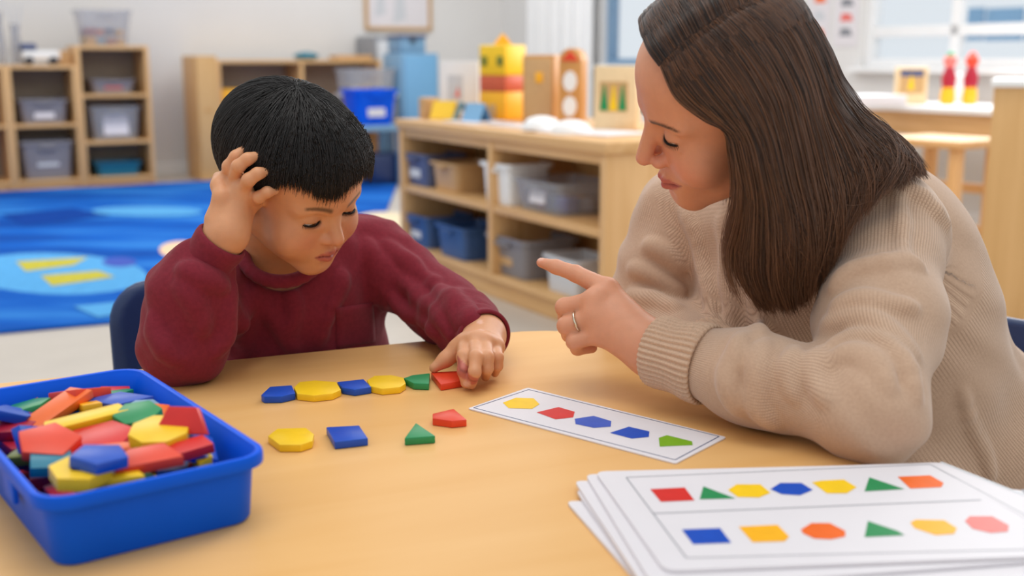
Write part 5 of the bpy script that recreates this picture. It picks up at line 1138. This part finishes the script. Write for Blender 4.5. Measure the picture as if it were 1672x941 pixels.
# ------------------------------------------------------------------ blue bin full of blocks
ZR = TZ + .058
r0, r1_, r2c = T(448, 739, ZR)[:2], T(66, 808, ZR)[:2], T(225, 597, ZR)[:2]
ey_ = r2c - r0; BD = float(np.linalg.norm(ey_)); ey_ = ey_ / BD; ex = np.array([ey_[1], -ey_[0]]); BW = .176; r1_ = r0 - ex * BW; bc = r1_ + ex * BW / 2 + ey_ * BD / 2; bang = math.atan2(ex[1], ex[0])
bt = thing('block_bin', 'bright blue plastic bin heaped with coloured blocks at lower left', 'bin', (bc[0], bc[1], TZ + .0003), bang); hR = ZR - TZ
b = BM()
def lp(w_, d_, z, r): return [(x, y, z) for x, y in rrect(-w_ / 2, -d_ / 2, w_ / 2, d_ / 2, r, 7)]
w0, d0 = BW - .012, BD - .012; s_ = .012
loft(b, [lp(w0 - .016, d0 - .016, .0, .016), lp(w0 - .011, d0 - .011, .003, .018), lp(w0 - .004, d0 - .004, hR - .016, .022), lp(w0 - .003, d0 - .003, hR - .011, .022), lp(BW - .001, BD - .001, hR - .0105, .026), lp(BW, BD, hR - .009, .027), lp(BW, BD, hR - .003, .027), lp(BW - .002, BD - .002, hR - .0005, .026), lp(BW - .006, BD - .006, hR, .024), lp(BW - .011, BD - .011, hR - .0008, .022), lp(BW - .014, BD - .014, hR - .004, .021), lp(w0 - .010, d0 - .010, hR - .012, .020), lp(w0 - .020, d0 - .020, .0035, .014)])
obj('tub', b, 'bin_blue', bt, smooth=True)
for y in (-.06, .05):
    b = BM(); bm_box(b, (-BW / 2 + .0012, y - .014, hR - .030), (-BW / 2 + .0058, y + .014, hR - .0095), .0015); obj('grip_lug', b, 'bin_blue', bt, smooth=True)
HEX = [(math.cos(a), math.sin(a)) for a in np.linspace(0, 2 * math.pi, 7)[:-1]]; OCT = [(math.cos(a + .39), math.sin(a + .39)) for a in np.linspace(0, 2 * math.pi, 9)[:-1]]
SHP = dict(square=[(-.8, -.8), (.8, -.8), (.8, .8), (-.8, .8)], trapezoid=[(-1.1, -.55), (1.1, -.55), (.6, .55), (-.6, .55)], rhombus=[(-1.25, 0), (0, -.62), (1.25, 0), (0, .62)], triangle=[(-.9, -.6), (.9, -.6), (0, .95)], hexagon=HEX, octagon=OCT, pentagon=[(math.cos(a), math.sin(a)) for a in np.linspace(.3, 2 * math.pi + .3, 6)[:-1]], strip=[(-1.4, -.4), (1.4, -.4), (1.2, .4), (-1.2, .4)])
def heap(px, py, z, shape, size, mat, label, yaw=0, tx=0, ty=0, th=.009, hole=False):
    p = T(px, py, TZ + z); c = ((p[:2] - bc) @ ex, (p[:2] - bc) @ ey_); lim = size * .62; x = float(np.clip(c[0], -BW / 2 + .020 + lim * .7, BW / 2 - .020 - lim * .7)); y = float(np.clip(c[1], -BD / 2 + .020 + lim * .7, BD / 2 - .020 - lim * .7))
    q = bc + ex * x + ey_ * y; b = BM(); pts = [(u * size / 2, v_ * size / 2) for u, v_ in SHP[shape]]
    if hole:
        n = len(pts); inn = [(u * .36, v_ * .36) for u, v_ in pts]; L_ = [[b.verts.new((u, v_, zz)) for u, v_ in P_] for zz, P_ in ((0, inn), (0, pts), (th, pts), (th, inn))]
        for A_, B_ in zip(L_, L_[1:] + L_[:1]):
            for k in range(n): b.faces.new((A_[k], A_[(k + 1) % n], B_[(k + 1) % n], B_[k]))
        bmesh.ops.recalc_face_normals(b, faces=b.faces)
    else: bm_prism(b, pts, 0, th, .001)
    o = obj(shape + '_block', b, mat, None, (q[0], q[1], TZ + z - th / 2), smooth=True, rot=(tx, ty, yaw)); tag(o, label, 'block')
R_ = math.radians
heap(126, 641, .050, 'square', .050, 'vermilion', 'big orange-red square block topmost at back of the bin', 1.0, R_(-14), R_(10))
heap(87, 673, .046, 'strip', .056, 'orange', 'long orange strip block sloping at left of the heap', 1.1, R_(8), R_(-16))
heap(140, 687, .054, 'strip', .052, 'yellow', 'long yellow strip block across middle of the heap', .55, R_(6), R_(-6))
heap(70, 725, .054, 'pentagon', .052, 'vermilion', 'orange-red pentagon block near left rim of the bin', .2, R_(14), R_(8))
heap(210, 654, .045, 'rhombus', .052, 'royal', 'muted blue rhombus block at back of the heap', .2, R_(6), 0)
heap(226, 679, .056, 'hexagon', .042, 'green', 'green hexagon block behind the yellow octagon in the bin', .3, R_(12), R_(-4))
heap(262, 709, .060, 'octagon', .050, 'yellow', 'big yellow octagon block on top at right of the heap', .1, R_(10), 0, .012)
heap(318, 676, .072, 'trapezoid', .040, 'red', 'red trapezoid block standing upright at right rim', -.1, R_(68), R_(0))
heap(346, 722, .050, 'square', .044, 'blue', 'dark blue block slanting against the right bin wall', .5, R_(16), R_(26))
heap(160, 722, .047, 'hexagon', .064, 'red', 'broad red hexagon block in centre of the heap', .4, R_(6), R_(-8))
heap(163, 750, .068, 'pentagon', .044, 'blue', 'dark blue pentagon block lying on top near the front', .9, R_(5), R_(3))
heap(100, 784, .060, 'hexagon', .045, 'yellow', 'yellow hexagon block with a hole at front corner', .1, R_(6), R_(4), .010, True)
heap(182, 780, .052, 'trapezoid', .046, 'yellow', 'yellow trapezoid block behind the front rim of bin', .3, R_(6), 0)
heap(256, 760, .060, 'trapezoid', .046, 'vermilion', 'orange-red trapezoid block leaning on the front rim', .4, R_(12), R_(-4))
heap(284, 740, .052, 'strip', .044, 'red', 'red strip block under the big yellow octagon', .5, R_(14), R_(-8))
heap(206, 735, .049, 'strip', .038, 'orange', 'orange strip block between yellow octagon and blue pentagon', .3, R_(4), 0)
heap(158, 700, .046, 'strip', .034, 'blue', 'narrow blue strip block below the long yellow strip', .6, R_(-8), 0)
heap(180, 637, .042, 'pentagon', .036, 'green', 'small green pentagon block by the back wall of bin', .1, R_(-6), 0)
heap(206, 636, .041, 'square', .034, 'red', 'small red square block by the back wall of bin', .4, R_(10), R_(6))
heap(160, 654, .042, 'triangle', .036, 'teal', 'small teal triangle block beside the muted blue rhombus', .4)
heap(32, 655, .044, 'hexagon', .044, 'green', 'green hexagon block at left picture edge in the bin', .5, R_(-6), R_(-10))
heap(20, 678, .048, 'rhombus', .050, 'blue', 'dark blue rhombus block at left picture edge in the bin', 1.1, R_(12), R_(20))
heap(18, 724, .046, 'square', .036, 'blue', 'dark blue block standing on edge near left rim', 1.3, R_(60), R_(20))
heap(52, 763, .046, 'square', .038, 'teal', 'teal square block low in the front left corner', .4, R_(8), R_(6))
heap(148, 666, .046, 'square', .022, 'amber', 'tiny amber square block behind the long yellow strip', .6, R_(-8), 0)
heap(271, 671, .050, 'square', .026, 'orange', 'small orange square block right of the green hexagon', .2, R_(10), R_(10))
heap(326, 737, .044, 'strip', .034, 'yellow', 'yellow strip block between octagon and slanting blue block', -.9, R_(10), R_(10))
heap(54, 664, .042, 'triangle', .040, 'crimson', 'crimson triangle block left of the orange-red square', .3, R_(8), 0)
heap(24, 696, .040, 'hexagon', .042, 'crimson', 'crimson hexagon block under the dark blue rhombus', .2, R_(10), 0)
heap(392, 742, .030, 'triangle', .026, 'red', 'small red triangle block low in the right corner', .7, R_(10), 0)
heap(30, 748, .036, 'trapezoid', .036, 'olive', 'olive trapezoid block low by the left wall', .3, R_(6), 0)
heap(243, 660, .040, 'strip', .036, 'red', 'red strip block underneath the muted blue rhombus', .4, R_(4), 0)
heap(240, 668, .047, 'hexagon', .032, 'steel', 'pale blue hexagon block behind the green hexagon', .2, R_(6), 0)
heap(84, 650, .040, 'square', .030, 'yellow', 'small yellow square block behind the long orange strip', .9, R_(6), 0)
k = 0
for yy in np.linspace(-BD / 2 + .045, BD / 2 - .045, 6):
    for xx in np.linspace(-BW / 2 + .045, BW / 2 - .045, 3):
        for zz in (.010, .024):
            sh_ = ('hexagon', 'square', 'octagon', 'pentagon')[k % 4]; b = BM(); bm_prism(b, [(u * .022, v_ * .022) for u, v_ in SHP[sh_]], 0, .009, .001); q = bc + ex * xx + ey_ * yy
            cl_ = ('red', 'blue', 'yellow', 'green', 'orange', 'crimson')[(k * 5) % 6]; o = obj(sh_ + '_block', b, cl_, None, (q[0], q[1], TZ + zz - .004 + (.003 if k % 2 else 0)), RNG.uniform(0, 3), smooth=True)
            tag(o, cl_ + ' ' + sh_ + ' block buried in the lower layers of the blue bin', 'block', 'buried ' + cl_ + ' ' + sh_ + ' blocks in the blue bin'); k += 1
